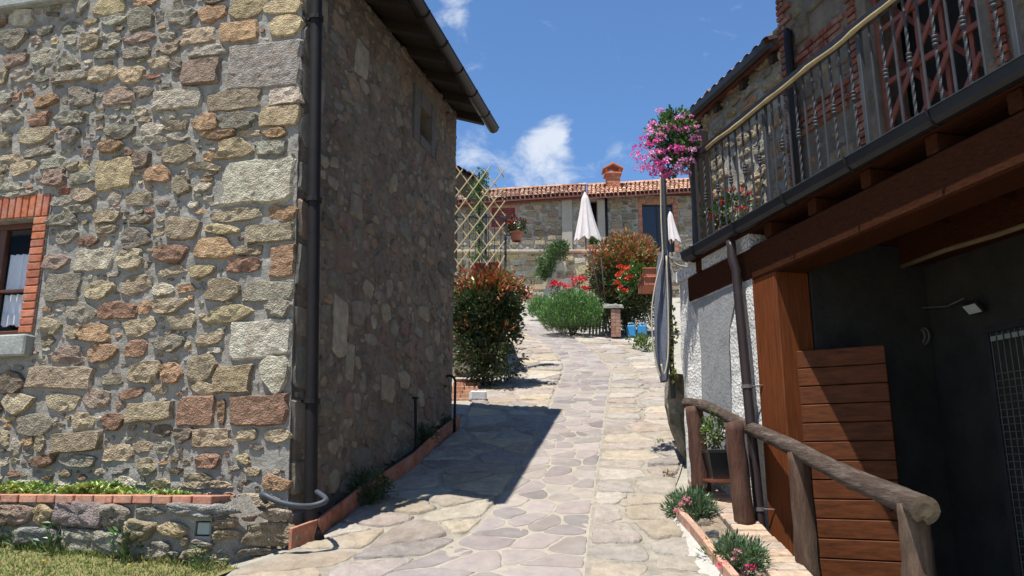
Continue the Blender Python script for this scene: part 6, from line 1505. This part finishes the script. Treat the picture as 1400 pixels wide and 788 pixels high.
        for k in range(n):
            A = E0.lerp(E1, (k + .5) / n); B = R0.lerp(R1, (k + .5) / n); d = (B - A); e = (E1 - E0).normalized(); up = e.cross(d).normalized(); rows = 6
            for row in range(rows):
                P, Q = A + d * (row / rows) + up * .03, A + d * ((row + 1.12) / rows) + up * .004; col = jit(r.choice(cols), r, .38)
                sh = e * r.uniform(-.022, .022)
                for i in range(5):
                    u0, u1 = math.pi * i / 5, math.pi * (i + 1) / 5; g = lambda C, u, rr: C + sh + e * rr * math.cos(u) + up * rr * .85 * math.sin(u); m.face([g(P, u0, .098), g(P, u1, .098), g(Q, u1, .08), g(Q, u0, .08)], col)
                if row == 0: m.face([P + sh + e * .098 * math.cos(math.pi * i / 5) + up * .083 * math.sin(math.pi * i / 5) for i in range(6)], (.05, .03, .02))
        for k in range(int((R1 - R0).length / .42)):
            P = R0.lerp(R1, k / int((R1 - R0).length / .42)); Q = P + (R1 - R0).normalized() * .45
            for i in range(6):
                u0, u1 = math.pi * i / 6, math.pi * (i + 1) / 6; g = lambda C, u: C + Vector((0, .13 * math.cos(u), .11 * math.sin(u))); m.face([g(P, u0), g(P, u1), g(Q, u1), g(Q, u0)], jit(r.choice(cols), r, .25))
        m.build('roof_tiles', TILE, ro, kind='stuff'); return E0, E1
    roof(560, 280, 801, 264, .5, 268, 253, ((.38, .19, .12), (.28, .13, .085), (.44, .26, .17), (.22, .13, .09), (.48, .32, .22)), '')
    m = MB(); A, B = on_y(600, 283, FY - .25), on_y(801, 269, FY - .25); m.bbox((A + B) / 2, (B - A) / 2, Vector((0, .05, 0)), ZV * .09, .01); m.build('eave_beam', M('reddish eave boards', (.14, .05, .035)), root)
    roof(803, 268, 1000, 256, .55, 254, 243, ((.50, .27, .16), (.46, .24, .15), (.54, .33, .21), (.42, .22, .14)), '')
    # chimney
    c = on_y(838, 262, FY + 1.3); cz = on_y(838, 243, FY + 1.3).z; m = MB(); hb = (cz - c.z) / 2 + .2
    m.box(Vector((c.x, c.y, c.z + hb - .3)), Vector((.30, 0, 0)), Vector((0, .3, 0)), ZV * hb); ch = m.build('chimney', M('chimney mortar', (.34, .24, .18), var=.2), root)
    zz = c.z - .35; row = 0
    while zz < c.z + 2 * hb - .36:
        for k in range(3):
            o = (k - 1) * .215 + (.0 if row % 2 else .04)
            for (p, ax, ay) in ((Vector((c.x + o, c.y - .31, zz + .04)), .10, .02), (Vector((c.x - .31, c.y + o, zz + .04)), .02, .10), (Vector((c.x + .31, c.y + o, zz + .04)), .02, .10)):
                m = MB(); m.bbox(p, Vector((ax, 0, 0)), Vector((0, ay, 0)), ZV * .034, .004, jit(rng.choice(BRC), rng, .15)); m.build('brick', BRICK, ch)
        zz += .08; row += 1
    T = c.z + 2 * hb - .3; m = MB(); m.bbox(Vector((c.x, c.y, T + .02)), Vector((.44, 0, 0)), Vector((0, .42, 0)), ZV * .04, .01)
    for s in (-1, 1): m.bbox(Vector((c.x + s * .34, c.y, T + .16)), Vector((.05, 0, 0)), Vector((0, .36, 0)), ZV * .1, .01)
    for s in (-1, 1):
        A, B = Vector((c.x + s * .52, c.y, T + .24)), Vector((c.x, c.y, T + .52)); d = B - A; m.bbox((A + B) / 2, d / 2, Vector((0, .48, 0)), d.normalized().cross(Vector((0, 1, 0))) * .035, .008)
    m.bbox(Vector((c.x, c.y, T + .58)), Vector((.10, 0, 0)), Vector((0, .3, 0)), ZV * .06, .02); m.build('chimney_cap', TERRA, ch)
far_house()
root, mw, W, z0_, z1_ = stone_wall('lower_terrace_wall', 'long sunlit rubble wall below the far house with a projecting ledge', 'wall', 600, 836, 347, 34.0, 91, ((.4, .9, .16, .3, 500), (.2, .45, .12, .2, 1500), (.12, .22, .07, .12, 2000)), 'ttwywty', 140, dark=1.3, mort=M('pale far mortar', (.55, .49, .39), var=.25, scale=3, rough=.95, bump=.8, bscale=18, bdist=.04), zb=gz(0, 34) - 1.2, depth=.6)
m = MB(); m.bbox(mw(W / 2, z1_ + .03, .02), Vector((W / 2, 0, 0)), Vector((0, .36, 0)), ZV * .05, .02); m.build('ledge', M('pale ledge stone', (.42, .37, .29), var=.3, scale=5, bump=.6), root)
m = MB(); m.box(Vector((mw(W / 2, 0, 0).x, 36.3, z1_ - .25)), Vector((W / 2, 0, 0)), Vector((0, 1.69, 0)), ZV * .2); m.build('terrace_floor', M('balcony screed', (.30, .27, .23)), root)
a_, b_ = on_y(744, 400, 30.5), on_y(768, 347, 30.5); W2 = on_y(836, 347, 30.5).x - a_.x; zt_ = b_.z
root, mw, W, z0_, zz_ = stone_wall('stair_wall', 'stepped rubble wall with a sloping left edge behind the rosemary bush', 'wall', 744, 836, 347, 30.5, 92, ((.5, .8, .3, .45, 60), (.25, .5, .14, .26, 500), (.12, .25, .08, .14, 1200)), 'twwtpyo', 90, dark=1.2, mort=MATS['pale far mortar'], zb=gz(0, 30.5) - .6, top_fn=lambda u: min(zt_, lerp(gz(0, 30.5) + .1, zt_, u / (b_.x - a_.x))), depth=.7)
A, B = Vector((a_.x - .08, 30.4, gz(0, 30.5) + .2)), Vector((b_.x - .08, 30.4, zt_ + .05)); m = MB(); d = B - A; m.bbox((A + B) / 2, d / 2, Vector((0, .3, 0)), d.normalized().cross(Vector((0, 1, 0))) * .07, .01); m.build('sloping_coping', M('grey coping', (.33, .31, .28), var=.2), root)
for k in range(7):
    m = MB(); u = W * (.30 + .1 * k); m.bbox(mw(u, zt_ + .05, -.2), Vector((W * .048, 0, 0)), Vector((0, .28, 0)), ZV * .045, .01, jit(rng.choice(BRC), rng, .2)); m.build('brick', BRICK, root)
def far_bits():
    r = random.Random(99)
    def pk(rel, q): return jit(q.choice(((.06, .11, .03), (.09, .16, .04), (.045, .085, .025), (.13, .20, .06))), q)
    b = on_y(752, 380, 30.0); t = thing('climbing_bush', b, 'rounded green bush spilling over the sloping stair wall', 'bush'); m = MB()
    for (px, py, s) in ((760, 341, .34), (752, 352, .36), (744, 364, .3), (741, 374, .22), (768, 340, .25)): crown(m, on_y(px, py, 30.0), (s * 1.1, s, s), r, 26, 18, .11, pk, .5, .4, .3, .6)
    m.build('foliage', LEAF, t); m = MB(); stems(m, b, [on_y(760, 345, 30.05), on_y(750, 355, 30.05)], .03, (.08, .06, .04), r); m.build('stem', M('bark stem', attr=True), t)
    # closed parasols
    def parasol(px_top, py_top, py_bot, w, Y, label, base_z):
        top = on_y(px_top, py_top, Y); bot = on_y(px_top, py_bot, Y); H = top.z - bot.z; t = thing('closed_parasol', Vector((bot.x, Y, base_z)), label, 'parasol', 'closed parasols'); m = MB(); n = 48; rows = 14; P = []
        for j in range(rows + 1):
            s = j / rows; R_ = w * (.16 + .10 * min(1, s * 6) + .74 * s ** 1.25) if s > .12 else w * (.05 + .2 * s / .12 * .9)
            ring = []
            for k in range(n):
                th = 2 * math.pi * k / n; f = 1 + .20 * s * math.cos(8 * th + .4 * math.sin(3 * s)) + .05 * s * math.cos(17 * th); dz = -.05 * H * s * math.cos(8 * th) if j == rows else 0
                ring.append(Vector((bot.x + math.cos(th) * R_ * f + .12 * w * s, Y + math.sin(th) * R_ * f * .8, top.z - H * s + dz)))
            P.append(ring)
        for j in range(rows):
            for k in range(n): m.face([P[j + 1][k], P[j + 1][(k + 1) % n], P[j][(k + 1) % n], P[j][k]])
        m.face(P[0][::-1]); m.build('canopy', M('cream canvas', (.62, .56, .53), var=.08, scale=6, rough=.9, bump=.2, bscale=30, trans=.12), t, smooth=True)
        m = MB(); m.tube([Vector((bot.x, Y, base_z)), Vector((bot.x, Y, top.z + .05))], .028, 8); m.build('pole', DARKWOOD, t); m = MB(); m.lathe(Vector((bot.x, Y, top.z)), ((.04, 0), (.05, .03), (.01, .09)), 8); m.build('finial', DARKWOOD, t)
        m = MB(); m.lathe(Vector((bot.x, Y, base_z)), ((.28, 0), (.28, .05), (.06, .09)), 14); m.build('base', SMOOTH_GREY, t)
    parasol(801, 262, 328, .52, 34.6, 'closed cream parasol standing on the terrace before the far house', z1_)
    parasol(918, 288, 330, .32, 34.2, 'closed white parasol half hidden behind the slim post', z1_ - .2)
    c = on_y(811, 347, 34.1); c.z = z1_ + .09; flower_pot('terrace_pot', c, .26, .28, ((.6, .1, .1),), 'terracotta pot of green leaves on the ledge below the cream parasol', .22, 12, n=2, leafn=20, size=.09)
    for (px, py, lab) in ((722, 257, 'left of two dark birds perched on the far roof'), (737, 256, 'right of two dark birds perched on the far roof')): pass
far_bits()
